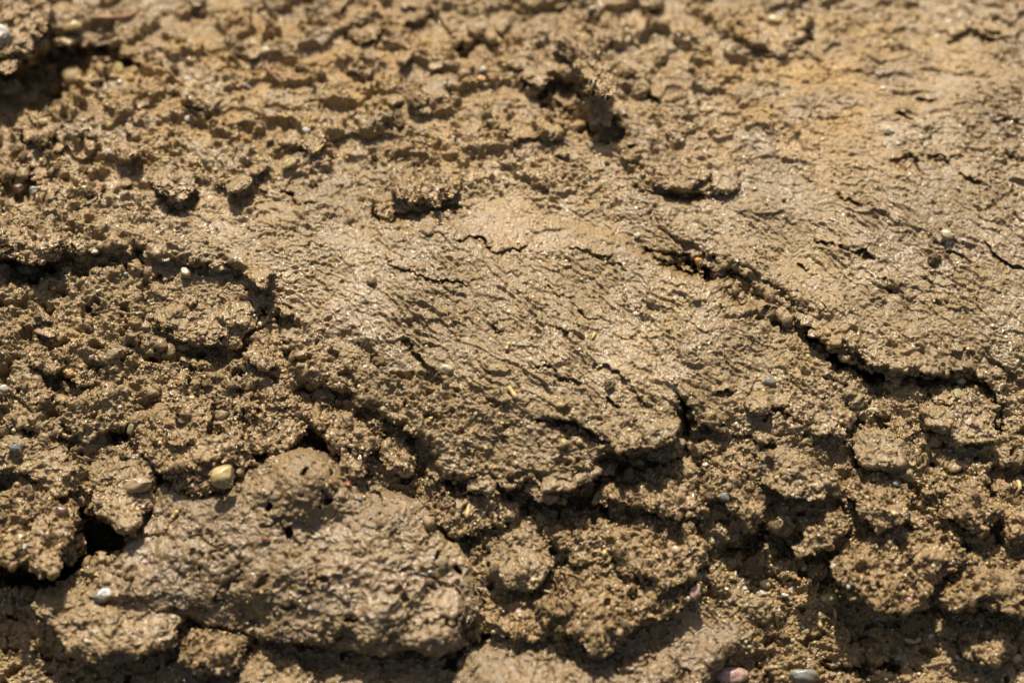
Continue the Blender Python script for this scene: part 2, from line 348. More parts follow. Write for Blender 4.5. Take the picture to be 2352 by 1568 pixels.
    L.new(cx.outputs[0], b.inputs['Coat Weight'])
    nc = noise(1500, 2.2, .55); bc = N.new('ShaderNodeBump'); bc.inputs['Strength'].default_value = 1.0; bc.inputs['Distance'].default_value = .00045
    L.new(nc.outputs[0], bc.inputs['Height']); L.new(bc.outputs[0], b.inputs['Coat Normal'])
    # fine relief
    n4 = noise(420, 4, .65); n5 = noise(1300, 2, .6)
    ad = N.new('ShaderNodeMath'); ad.operation = 'MULTIPLY_ADD'; L.new(n5.outputs[0], ad.inputs[0]); ad.inputs[1].default_value = .35; L.new(n4.outputs[0], ad.inputs[2])
    ae = N.new('ShaderNodeMath'); ae.operation = 'MULTIPLY_ADD'; L.new(vo.outputs['Distance'], ae.inputs[0]); ae.inputs[1].default_value = -.35; L.new(ad.outputs[0], ae.inputs[2])
    bu = N.new('ShaderNodeBump'); bu.inputs['Strength'].default_value = .75; bu.inputs['Distance'].default_value = .0011
    L.new(ae.outputs[0], bu.inputs['Height']); L.new(bu.outputs[0], b.inputs['Normal'])
    return m
WETC = srgb(129, 107, 71); DRYC = srgb(148, 120, 76)
M_MUD = mud_material('wet_mud', WETC, DRYC)
M_SLAB = mud_material('grey_wet_mud', srgb(122, 101, 69), DRYC, .33, .35)
M_CRUMB = mud_material('crumbly_mud', srgb(132, 107, 69), DRYC, .38, .7)
def stone_material(name, colr, rough=.35, vary=.35, trans=0):
    colr = tuple(c * (.6 if colr[2] > .5 else .78) for c in colr[:3])
    m = bpy.data.materials.new(name); m.use_nodes = True
    t = m.node_tree; N = t.nodes; L = t.links; b = N['Principled BSDF']
    tc = N.new('ShaderNodeTexCoord')
    n = N.new('ShaderNodeTexNoise'); n.inputs['Scale'].default_value = 260; n.inputs['Detail'].default_value = 5
    L.new(tc.outputs['Object'], n.inputs['Vector'])
    r = N.new('ShaderNodeValToRGB'); e = r.color_ramp.elements
    e[0].position = .3; e[0].color = tuple(c * (1 - vary) for c in colr[:3]) + (1,)
    e[1].position = .7; e[1].color = tuple(min(.85, c * (1 + vary * .5)) for c in colr[:3]) + (1,)
    L.new(n.outputs[0], r.inputs[0])
    # smears of mud left on the stone
    n2 = N.new('ShaderNodeTexNoise'); n2.inputs['Scale'].default_value = 150; n2.inputs['Detail'].default_value = 6
    L.new(tc.outputs['Object'], n2.inputs['Vector'])
    r2 = N.new('ShaderNodeValToRGB'); r2.color_ramp.elements[0].position = .52; r2.color_ramp.elements[1].position = .64
    L.new(n2.outputs[0], r2.inputs[0])
    mx = N.new('ShaderNodeMix'); mx.data_type = 'RGBA'; L.new(r2.outputs[0], mx.inputs[0]); L.new(r.outputs[0], mx.inputs[6]); mx.inputs[7].default_value = WETC
    L.new(mx.outputs[2], b.inputs['Base Color']); b.inputs['Roughness'].default_value = rough
    bu = N.new('ShaderNodeBump'); bu.inputs['Strength'].default_value = .5; bu.inputs['Distance'].default_value = .0008
    L.new(n.outputs[0], bu.inputs['Height']); L.new(bu.outputs[0], b.inputs['Normal'])
    return m
SC = dict(Y=srgb(186, 164, 108), C=srgb(200, 182, 144), W=srgb(208, 200, 180), G=srgb(140, 134, 120), B=srgb(112, 80, 56), R=srgb(132, 74, 58),
          A=srgb(186, 134, 66), P=srgb(208, 166, 148), T=srgb(164, 138, 102), O=srgb(140, 130, 88), S=srgb(116, 120, 118))
NAMES = dict(Y='yellow', C='cream', W='white', G='grey', B='brown', R='red', A='amber', P='pink', T='tan', O='olive', S='blue_grey')
MS = {k: stone_material(NAMES[k] + '_stone', c) for k, c in SC.items()}
M_STRAW = stone_material('straw', srgb(206, 176, 108), .45, .25)
M_ROOT = stone_material('root', srgb(150, 104, 74), .5, .3)

# ------------------------------------------------------------------ mesh helpers
def make_mesh(name, V, Fq, mat, attrs=None, loc=None):
    """one mesh object; its origin is put at loc"""
    V = np.asarray(V, f32)
    if loc is not None: V = V - np.asarray(loc, f32)
    me = bpy.data.meshes.new(name)
    n, k = Fq.shape
    me.vertices.add(len(V)); me.vertices.foreach_set('co', V.ravel())
    me.loops.add(n * k); me.loops.foreach_set('vertex_index', Fq.astype(np.int32).ravel())
    me.polygons.add(n); me.polygons.foreach_set('loop_start', np.arange(0, n * k, k, dtype=np.int32))
    me.polygons.foreach_set('use_smooth', np.ones(n, bool))
    me.update(calc_edges=True)
    for a_, val in (attrs or {}).items():
        at = me.attributes.new(a_, 'FLOAT', 'POINT'); at.data.foreach_set('value', np.asarray(val, f32).ravel())
    me.materials.append(mat)
    o = bpy.data.objects.new(name, me); COL.objects.link(o)
    if loc is not None: o.location = loc
    return o
def tag(o, label=None, cat=None, group=None, kind=None):
    if label: o['label'] = label
    if cat: o['category'] = cat
    if group: o['group'] = group
    if kind: o['kind'] = kind
    return o
def normals(V, Fq):
    a, b, c, d = (V[Fq[:, i]] for i in range(4))
    n = np.cross(c - a, d - b)
    out = np.zeros_like(V)
    for i in range(4):
        for k in range(3):
            out[:, k] += np.bincount(Fq[:, i], weights=n[:, k], minlength=len(V))
    return out / (np.linalg.norm(out, axis=1)[:, None] + 1e-12)
ZS = 2.0                                             # depth map of what stands where, to rest small things on surfaces
ZW, ZH = int(2352 / ZS) + 1, int(1568 / ZS) + 1
ZB = np.full(ZW * ZH, 9.0)
def zadd(V):
    R = V - C
    t = R @ F; u = (R[:, 0] / t) / K + 1176; v = 784 - (R @ U) / t / K
    i = (u / ZS).astype(int); j = (v / ZS).astype(int)
    k = (i >= 0) & (i < ZW) & (j >= 0) & (j < ZH)
    np.minimum.at(ZB, (j[k] * ZW + i[k]), t[k])
SAMPLES = []                                         # (points, normals) for the scattered grit
def keep(V, Nn, n, rng):
    i = rng.randint(0, len(V), n); SAMPLES.append((V[i], Nn[i]))

# ------------------------------------------------------------------ the bank itself
STEP = 1.6
def axis(a, b, far0, far1, g):
    core = np.arange(a, b, STEP); left = []; x = a; s = STEP
    while x > far0: s *= g; x -= s; left.append(x)
    right = []; x = b; s = STEP
    while x < far1: s *= g; x += s; right.append(x)
    return np.array(left[::-1] + list(core) + right, np.float64)
gu = axis(-40, 2392, -5200, 7500, 1.03); gv = axis(-40, 1608, -1850, 4100, 1.03)
GU, GV = np.meshgrid(gu, gv)
nv, nu = GU.shape
# bank coordinates in working pixels (true to scale on the ground, so the far part foreshortens)
tb = np.interp(gv, VT, TT)
yb = C[1] + (F[1] - (gv - 784) * K * U[1]) * tb
zb = prof(yb)
arc = np.concatenate([[0], np.cumsum(np.hypot(np.diff(yb), np.diff(zb)))])
arc = -(arc - np.interp(784, gv, arc)) / PX
arc = np.where(np.abs(arc) < 1e9, arc, 0)
BX = ((GU - 1176) * K * tb[:, None] / PX + 1176).astype(f32)
BY = (np.broadcast_to((-arc if arc[0] > 0 else arc)[:, None], GU.shape) * 1.0 + 784).astype(f32)
GU = GU.astype(f32); GV = GV.astype(f32)
# ragged edges: warp the lookup of the relief map
wa = np.clip(1.5 - .5 * samp(SM, GU, GV), .95, 1.5)
wx_ = (13 * perlin2(BX / 90, BY / 90, 1) + 7 * perlin2(BX / 34, BY / 34, 2) + 4 * perlin2(BX / 14, BY / 14, 3) + 2.2 * perlin2(BX / 7, BY / 7, 23)) * wa
wy_ = (13 * perlin2(BX / 90, BY / 90, 4) + 7 * perlin2(BX / 34, BY / 34, 5) + 4 * perlin2(BX / 14, BY / 14, 6) + 2.2 * perlin2(BX / 7, BY / 7, 24)) * wa
Hm = samp(H, GU + wx_, GV + wy_)
cx_ = 10 * perlin2(BX / 52, BY / 46, 31) + 7 * perlin2(BX / 22, BY / 20, 32) + 4 * perlin2(BX / 10, BY / 9, 33)
cy_ = 12 * perlin2(BX / 52, BY / 46, 34) + 8 * perlin2(BX / 22, BY / 20, 35) + 5 * perlin2(BX / 10, BY / 9, 36)
Hm = Hm + samp(HC, GU + cx_, GV + cy_) * (.55 + .45 * sstep(-.5, .2, perlin2(BX / 34, BY / 30, 37)))
sm = samp(SM, GU + wx_ * 1.5, GV + wy_ * 1.5); dry = samp(DR, GU + wx_, GV + wy_) * sstep(-.45, .25, perlin2(BX / 130, BY / 90, 29) + .5 * perlin2(BX / 45, BY / 40, 30) + .35 * perlin2(BX / 14, BY / 12, 38)); gr = samp(GR, GU + wx_, GV + wy_)
cr = 1 - sm
# medium relief
med = 16 * fbm2(BX / 210, BY / 210, 10, 3) * (0.45 + .55 * cr)
# smeared mud: torn little scarps that follow the smear
def scarp(L1, L2, seed, amt, cov, A_):
    q1 = BX * math.cos(A_) + BY * math.sin(A_); q2 = -BX * math.sin(A_) + BY * math.cos(A_)
    ph = q2 / L2 + 1.0 * perlin2(q1 / L1, q2 / (L2 * 2.2), seed) + .4 * perlin2(q1 / (L1 * .35), q2 / (L2 * .8), seed + 1) + .22 * perlin2(BX / (L2 * .5), BY / (L2 * .4), seed + 2)
    s = ph - np.floor(ph)
    s = np.where(s < .86, (s / .86) ** 1.6, (1 - s) / .14)          # slow rise, sharp drop down the slope
    cell = perlin2(q1 / (L1 * .8) + 7.3 * np.floor(ph), q2 / (L2 * 3), seed + 3)
    return (s - .3) * amt * sstep(cov - .25, cov + .25, cell)
def scarps(A_, sd): return scarp(170, 66, 40 + sd, 10, .05, A_) + scarp(90, 30, 50 + sd, 8, -.02, A_) + scarp(44, 15, 60 + sd, 4.6, -.12, A_) + scarp(22, 8, 65 + sd, 2.2, -.2, A_)
mixd = sstep(430, 640, GV + .12 * (GU - 1176)) * sstep(450, 900, GU)
sc1 = scarps(.14, 0) * (1 - mixd) + scarps(.66, 200) * mixd
lumps = caps2(BX / 95 + .3 * perlin2(BX / 60, BY / 60, 71), BY / 70 + .3 * perlin2(BX / 60, BY / 60, 72), 11) * 34 * (.3 + .7 * gr)
wob = perlin2(BX / 22, BY / 22, 73); wob2 = perlin2(BX / 22, BY / 22, 74)
lum2 = caps2(BX / 40 + .35 * wob, BY / 34 + .35 * wob2, 12) * 19
lum3 = caps2(BX / 17 + .3 * wob, BY / 15 + .3 * wob2, 13) * 9
lum4 = caps2(BX / 8.5, BY / 8, 14) * 5
rough_ = fbm2(BX / 46, BY / 46, 15, 4, .62)
rid = 1 - np.abs(fbm2(BX / 70, BY / 52, 17, 4, .6)) * 2
fine = fbm2(BX / 13, BY / 11, 16, 3, .65)
patch = sstep(-.22, .16, perlin2(BX / 120, BY / 95, 18) + .5 * perlin2(BX / 42, BY / 38, 19))
patch = patch * (1 - .35 * gr) + .35 * gr
far = 1 + .5 * sstep(520, 330, GV)
cn_ = perlin2(BX / 95, BY / 80, 91) + .45 * perlin2(BX / 34, BY / 30, 92) + .2 * perlin2(BX / 14, BY / 12, 93)
clump = sstep(.03, .24, cn_)
near = sstep(430, 620, GV); fr_ = 1 - near
micro = cr * (near * (lumps + lum2 * .9) * (.25 + .75 * patch) + fr_ * clump * (13 + .7 * lumps + .6 * lum2)
              + lum3 * (near * .55 * (.3 + .7 * patch) + fr_ * (.08 + .5 * clump)) + lum4 * (near * (.4 + .35 * patch + .3 * gr) + fr_ * (.2 + .5 * clump))
              + rid * (near * 9 * (.4 + .6 * patch) + fr_ * 7 * clump) + rough_ * (11 * near + 6.5 * fr_))
micro -= cr * (1 - near) * 28 * sstep(.26, .5, perlin2(BX / 64, BY / 46, 95) + .3 * perlin2(BX / 20, BY / 18, 97)) * (.25 + .5 * gr + .4 * clump)
micro -= cr * near * 30 * sstep(.36, .58, perlin2(BX / 44, BY / 34, 96) + .3 * perlin2(BX / 15, BY / 13, 98))
smp = sstep(-.35, .3, perlin2(BX / 150, BY / 110, 28))
micro += sm * (sc1 * (.5 + .8 * smp) + 3.2 * rough_ + lum3 * .12 * smp + lum4 * .22 + lum2 * .14 * smp) + 1.2 * fine + .8 * caps2(BX / 4.6, BY / 4.4, 77) + cr * .35 * sc1
# pin-holes and pits
pit = perlin2(BX / 24, BY / 17, 20) + .5 * perlin2(BX / 9, BY / 8, 21)
micro -= 20 * sstep(.72, .95, pit) * (.25 + .75 * cr)
out_ = np.maximum(np.maximum(-40 - GU, GU - 2392), np.maximum(-40 - GV, GV - 1608)).clip(0, None)
fade = (1 / (1 + (out_ / 220) ** 1.5)).astype(f32)
Vg = place(GU.astype(np.float64), GV.astype(np.float64), Hm.astype(np.float64)).reshape(-1, 3)
ii = np.arange(nv * nu).reshape(nv, nu)
Fg = np.stack([ii[1:, :-1], ii[1:, 1:], ii[:-1, 1:], ii[:-1, :-1]], -1).reshape(-1, 4)
# smooth direction for the relief: blend of the macro normal and the bank's own
N0 = normals(Vg, Fg)
Nb = np.array([0, -math.sin(math.radians(18)), math.cos(math.radians(18))])
Nd = N0 * .55 + Nb * .7; Nd /= np.linalg.norm(Nd, axis=1)[:, None]
Vg = Vg + Nd * ((med + micro * fade)).reshape(-1, 1) * PX
ground = make_mesh('ground', Vg, Fg, M_MUD, {'dry': dry})
tag(ground, 'wet brown churned mud bank with pressed smooth ridges and torn cracks', None, None, 'structure')
Ng = normals(Vg, Fg)
inside = ((GU > -30) & (GU < 2380) & (GV > -30) & (GV < 1600)).ravel()
rng = np.random.RandomState(3)
idx = np.nonzero(inside)[0]
wgt = ((cr * .8 + .12) * (.5 + gr)).ravel()[idx]; wgt = wgt / wgt.sum()
pick = rng.choice(idx, 30000, p=wgt)
SAMPLES.append((Vg[pick], Ng[pick]))
zadd(Vg[inside])
del N0, Nd, Ng, lumps, lum2, lum3, lum4, sc1, rough_, rid, fine, patch, pit, wob, wob2

# ------------------------------------------------------------------ telling look-alikes apart
LM = [(1345, 130, 'the long leaning far clod'), (60, 30, 'the dark top left corner clod'), (273, 165, 'the tall yellow stone at upper left'), (167, 63, 'the blurred yellow brown pebble at top left'), (247, 350, 'the round white pebble on orange soil'),
 (395, 410, 'the upright clod on the left ridge'), (960, 430, 'the knobbly clod on the central ridge'), (703, 300, 'the white pebble of the far left ridge'), (850, 70, 'the round blurred clod near the top edge'), (1109, 160, 'the far middle white pebble'),
 (1778, 50, 'the large blurred yellow far stone'), (2045, 103, 'the far right yellow pebble'), (2075, 380, 'the dark crumb pit on the right'), (1560, 430, 'the far lip right of centre'), (40, 540, 'the rough ledge on the left edge'), (460, 700, 'the smooth left lobe'),
 (320, 610, 'the left end of the central mound'), (163, 859, 'the amber pebble of the left slope'), (10, 892, 'the white stone on the left edge'), (480, 1000, 'the big clod with the black hole'), (517, 1084, 'the largest cream yellow pebble'), (322, 1112, 'the angular tan stone'),
 (80, 1220, 'the grainy left edge clod'), (250, 1260, 'the black hole at lower left'), (680, 1060, 'the domed top of the big slab'), (950, 1300, 'the right part of the big slab'), (240, 1366, 'the pale grey chipped stone'), (475, 1500, 'the crumb clod under the slab'),
 (800, 1010, 'the clod with a drooping tip'), (915, 1040, 'the dark clod studded with yellow grains'), (1026, 849, 'the shadowed cream pebble of the mound'), (1166, 795, 'the upright golden seed'), (1177, 902, 'the thick pale straw'), (1330, 980, 'the dark notch of the central lip'), (1565, 970, 'the black slot of the central lip'),
 (1720, 680, 'the seam pit'), (1464, 542, 'the upper end of the seam'), (2100, 855, 'the right hand overhang'), (2176, 540, 'the wide pale yellow stone'), (1768, 875, 'the smooth grey pebble'), (2205, 1032, 'the glossy olive pebble'), (1665, 1141, 'the grey quartz pebble'),
 (2060, 1300, 'the big hanging grainy clod'), (2335, 1120, 'the pale bent straw on the right edge'), (1905, 1371, 'the bright yellow stone'), (1756, 1341, 'the cream stone in the pit'), (1596, 1361, 'the pink pebble'), (1678, 1550, 'the tan pink bottom stone'), (1845, 1550, 'the flat pale bottom stone'),
 (1190, 1280, 'the round smeared mud ball'), (1430, 1390, 'the wide sandy slab'), (1075, 1171, 'the golden straw'), (1500, 1120, 'the layered clod under the lip'), (2335, 1511, 'the pale round corner stone'), (1840, 1080, 'the sloping clod on the right')]
USED = set()
def where(kind, u, v):
    """a label of its own: kind + direction + landmark"""
    for x, y, nm in sorted(LM, key=lambda q: (q[0] - u) ** 2 + (q[1] - v) ** 2):
        dx, dy = u - x, v - y; d = math.hypot(dx, dy)
        if d < 12: continue
        k = int((math.degrees(math.atan2(dy, dx)) + 22.5) // 45) % 8
        dr = ['right of', 'lower right of', 'below', 'lower left of', 'left of', 'upper left of', 'above', 'upper right of'][k]
        hw = 'close ' if d < 55 else '' if d < 110 else 'some way '
        lab = '%s %s%s %s' % (kind, hw, dr, nm)
        if len(lab.split()) <= 16 and lab not in USED: USED.add(lab); return lab
    return kind + ' in the wet mud'

# ------------------------------------------------------------------ clods
def cube_sphere(n):
    g = np.tan(np.linspace(-np.pi / 4, np.pi / 4, n + 1)); a, b = np.meshgrid(g, g)
    one = np.ones_like(a); Vs = []; Fs = []; off = 0
    ii = np.arange((n + 1) ** 2).reshape(n + 1, n + 1)
    q = np.stack([ii[:-1, :-1], ii[:-1, 1:], ii[1:, 1:], ii[1:, :-1]], -1).reshape(-1, 4)
    for P_ in ((a, b, one), (b, a, -one), (one, a, b), (-one, b, a), (b, one, a), (a, -one, b)):
        Vs.append(np.stack(P_, -1).reshape(-1, 3)); Fs.append(q + off); off += (n + 1) ** 2
    V = np.concatenate(Vs); Fq = np.concatenate(Fs)
    V /= np.linalg.norm(V, axis=1)[:, None]
    key = np.round(V * 1e5).astype(np.int64)
    _, first, inv = np.unique(key, axis=0, return_index=True, return_inverse=True)
    return V[first], inv.ravel()[Fq]
_cs = {}
def sphere(n):
    if n not in _cs: _cs[n] = cube_sphere(n)
    return _cs[n]
CLODN = [0]
def clod(name, poly, thick, lift, label, style='crumb', cat='clod', group=None, dryv=.15, mat=None, res=1.0, flat=.9, centre=None, tilt=.34, bumps=()):
    """a lump of mud: poly = its outline in the frame (star-shaped), thick = half depth in working pixels,
    lift = how far its middle stands above the relief map"""
    CLODN[0] += 1; seed = 100 + CLODN[0] * 7
    P = np.array(poly, float)
    if centre is None:
        x, y = P[:, 0], P[:, 1]; x1, y1 = np.roll(x, -1), np.roll(y, -1); cr_ = x * y1 - x1 * y; A = cr_.sum() / 2
        c = np.array([((x + x1) * cr_).sum() / 6 / A, ((y + y1) * cr_).sum() / 6 / A])
    else: c = np.array(centre, float)
    size = np.sqrt(abs((P[:, 0].max() - P[:, 0].min()) * (P[:, 1].max() - P[:, 1].min())))
    n = int(np.clip(size / 1.9 * res, 16, 300))
    S, Fq = sphere(n)
    th = np.arange(0, 720) / 720 * 2 * np.pi; R = np.zeros(720)
    dx, dy = np.cos(th), np.sin(th)
    for i in range(len(P)):
        a = P[i] - c; b = P[(i + 1) % len(P)] - c; e = b - a
        den = dx * e[1] - dy * e[0]; den = np.where(abs(den) < 1e-9, 1e-9, den)
        t = (a[0] * e[1] - a[1] * e[0]) / den; s = (a[0] * dy - a[1] * dx) / den
        R = np.where((s >= -1e-6) & (s <= 1 + 1e-6) & (t > 0), np.maximum(R, t), R)
    R = np.where(R <= 0, size / 3, R)
    k = np.exp(-np.linspace(-2, 2, 13) ** 2); k /= k.sum()
    R = np.convolve(np.concatenate([R[-6:], R, R[:6]]), k, 'valid')
    ang_ = np.arctan2(S[:, 1], S[:, 0]) % (2 * np.pi)
    Rv = np.interp(ang_, np.append(th, 2 * np.pi), np.append(R, R[0]))
    rho = np.hypot(S[:, 0], S[:, 1]); z = S[:, 2]
    u = c[0] + Rv * rho * np.cos(ang_); v = c[1] + Rv * rho * np.sin(ang_)
    dep = thick * np.sign(z) * np.abs(z) ** flat
    # warp inside the frame plane, so the outline is ragged
    Q = np.stack([u, v, dep], 1).astype(f32)
    rag = {'crumb': 1.0, 'smooth': .6, 'mixed': .9}[style] * min(1, .35 + size / 260)
    for sc_, am in ((95, 20), (38, 13), (16, 7), (8, 3)):
        am *= rag * min(1, size / (sc_ * 1.6))
        Q = Q + np.stack([perlin3(Q / sc_ + 31.4 * j, seed + j) for j in range(3)], 1) * am * np.array([1, 1, 1.3])
    hb = float(samp(H, np.array([c[0]], f32), np.array([c[1]], f32))[0])
    for bu_, bv_, br_, bh_ in bumps:
        if br_ < 25 and bh_ < -20:                      # torn hole: uneven and slanting
            ka = (bu_ * 7 + bv_ * 3) % 3.1; ex, ey = Q[:, 0] - bu_, Q[:, 1] - bv_
            e1 = ex * math.cos(ka) + ey * math.sin(ka); e2 = -ex * math.sin(ka) + ey * math.cos(ka)
            dd = (e1 / 1.5) ** 2 + (e2 / .75) ** 2 + (4 + br_ * .5) ** 2 * perlin3(Q / 9, seed + 40)
            Q[:, 2] += (bh_ * sstep(1.6, .2, dd / br_ ** 2) * (Q[:, 2] > -thick * .3)).astype(f32); continue
        Q[:, 2] += (bh_ * np.exp(-((Q[:, 0] - bu_) ** 2 + (Q[:, 1] - bv_) ** 2) / br_ ** 2) * (Q[:, 2] > -thick * .3)).astype(f32)
    til = tilt * (Q[:, 1] - c[1]).clip(-90, 90)
    V = place(Q[:, 0].astype(float), Q[:, 1].astype(float), hb + lift * .85 + (Q[:, 2] + til).astype(float))
    Nn = normals(V, Fq)
    if np.sum(Nn * (V - V.mean(0))) < 0: Fq = Fq[:, ::-1]; Nn = -Nn
    B = (V / PX).astype(f32)
    D = {'crumb': lambda: 13 * fbm3(B / 52, seed + 3, 4, .6) + 13 * caps3(B / 38, seed + 4) + 8.5 * caps3(B / 17, seed + 5) + 5.5 * caps3(B / 8.2, seed + 6) + 2.5 * caps3(B / 4.5, seed + 18) - 11 - 16 * sstep(.45, .8, perlin3(B / 24, seed + 9)),
         'smooth': lambda: 15 * perlin3(B / 120, seed + 3) + (3.2 * fbm3(B / 25, seed + 13, 4, .62) + 1.0 * caps3(B / 30, seed + 4) + .8 * caps3(B / 12, seed + 7) + 2.4 * (1 - 2 * np.abs(fbm3(B / 30, seed + 8, 3, .6))))
             * (.22 + .9 * sstep(-.35, .2, perlin3(B / 150, seed + 14))) + 1.0 * caps3(B / 7, seed + 5) - 4 - 16 * sstep(.74, .95, perlin3(B / 34, seed + 9) + .4 * perlin3(B / 12, seed + 10))
             - 13 * sstep(.09, .02, np.abs(perlin3(B / 70, seed + 15) + .35 * perlin3(B / 20, seed + 16))) * sstep(-.15, .2, perlin3(B / 80, seed + 17)),
         'mixed': lambda: 9 * fbm3(B / 60, seed + 3, 5, .6) + 6 * caps3(B / 34, seed + 4) + 3.6 * caps3(B / 15, seed + 5) + 2.2 * caps3(B / 8, seed + 6) - 5}[style]()
    D = D * min(1, .3 + size / 130)
    V = V + Nn * (D * PX)[:, None]
    N2 = normals(V, Fq)
    dr = np.clip(dryv + .25 * perlin3(B / 70, seed + 12), 0, 1)
    base = place(np.array([c[0]]), np.array([c[1]]), np.array([hb + lift - thick]))[0]
    o = make_mesh(name, V, Fq, mat or (M_SLAB if style == 'smooth' else M_CRUMB if style == 'crumb' else M_MUD), {'dry': dr}, base)
    tag(o, label, cat, group)
    zadd(V)
    fr = (N2 @ F) < .1
    nf = np.nonzero(fr)[0]
    if len(nf) > 40:
        m_ = int(size * size / 70 * {'crumb': 1, 'mixed': .5, 'smooth': .16}[style]); i = rng.choice(nf, m_); SAMPLES.append((V[i], N2[i]))
    return o
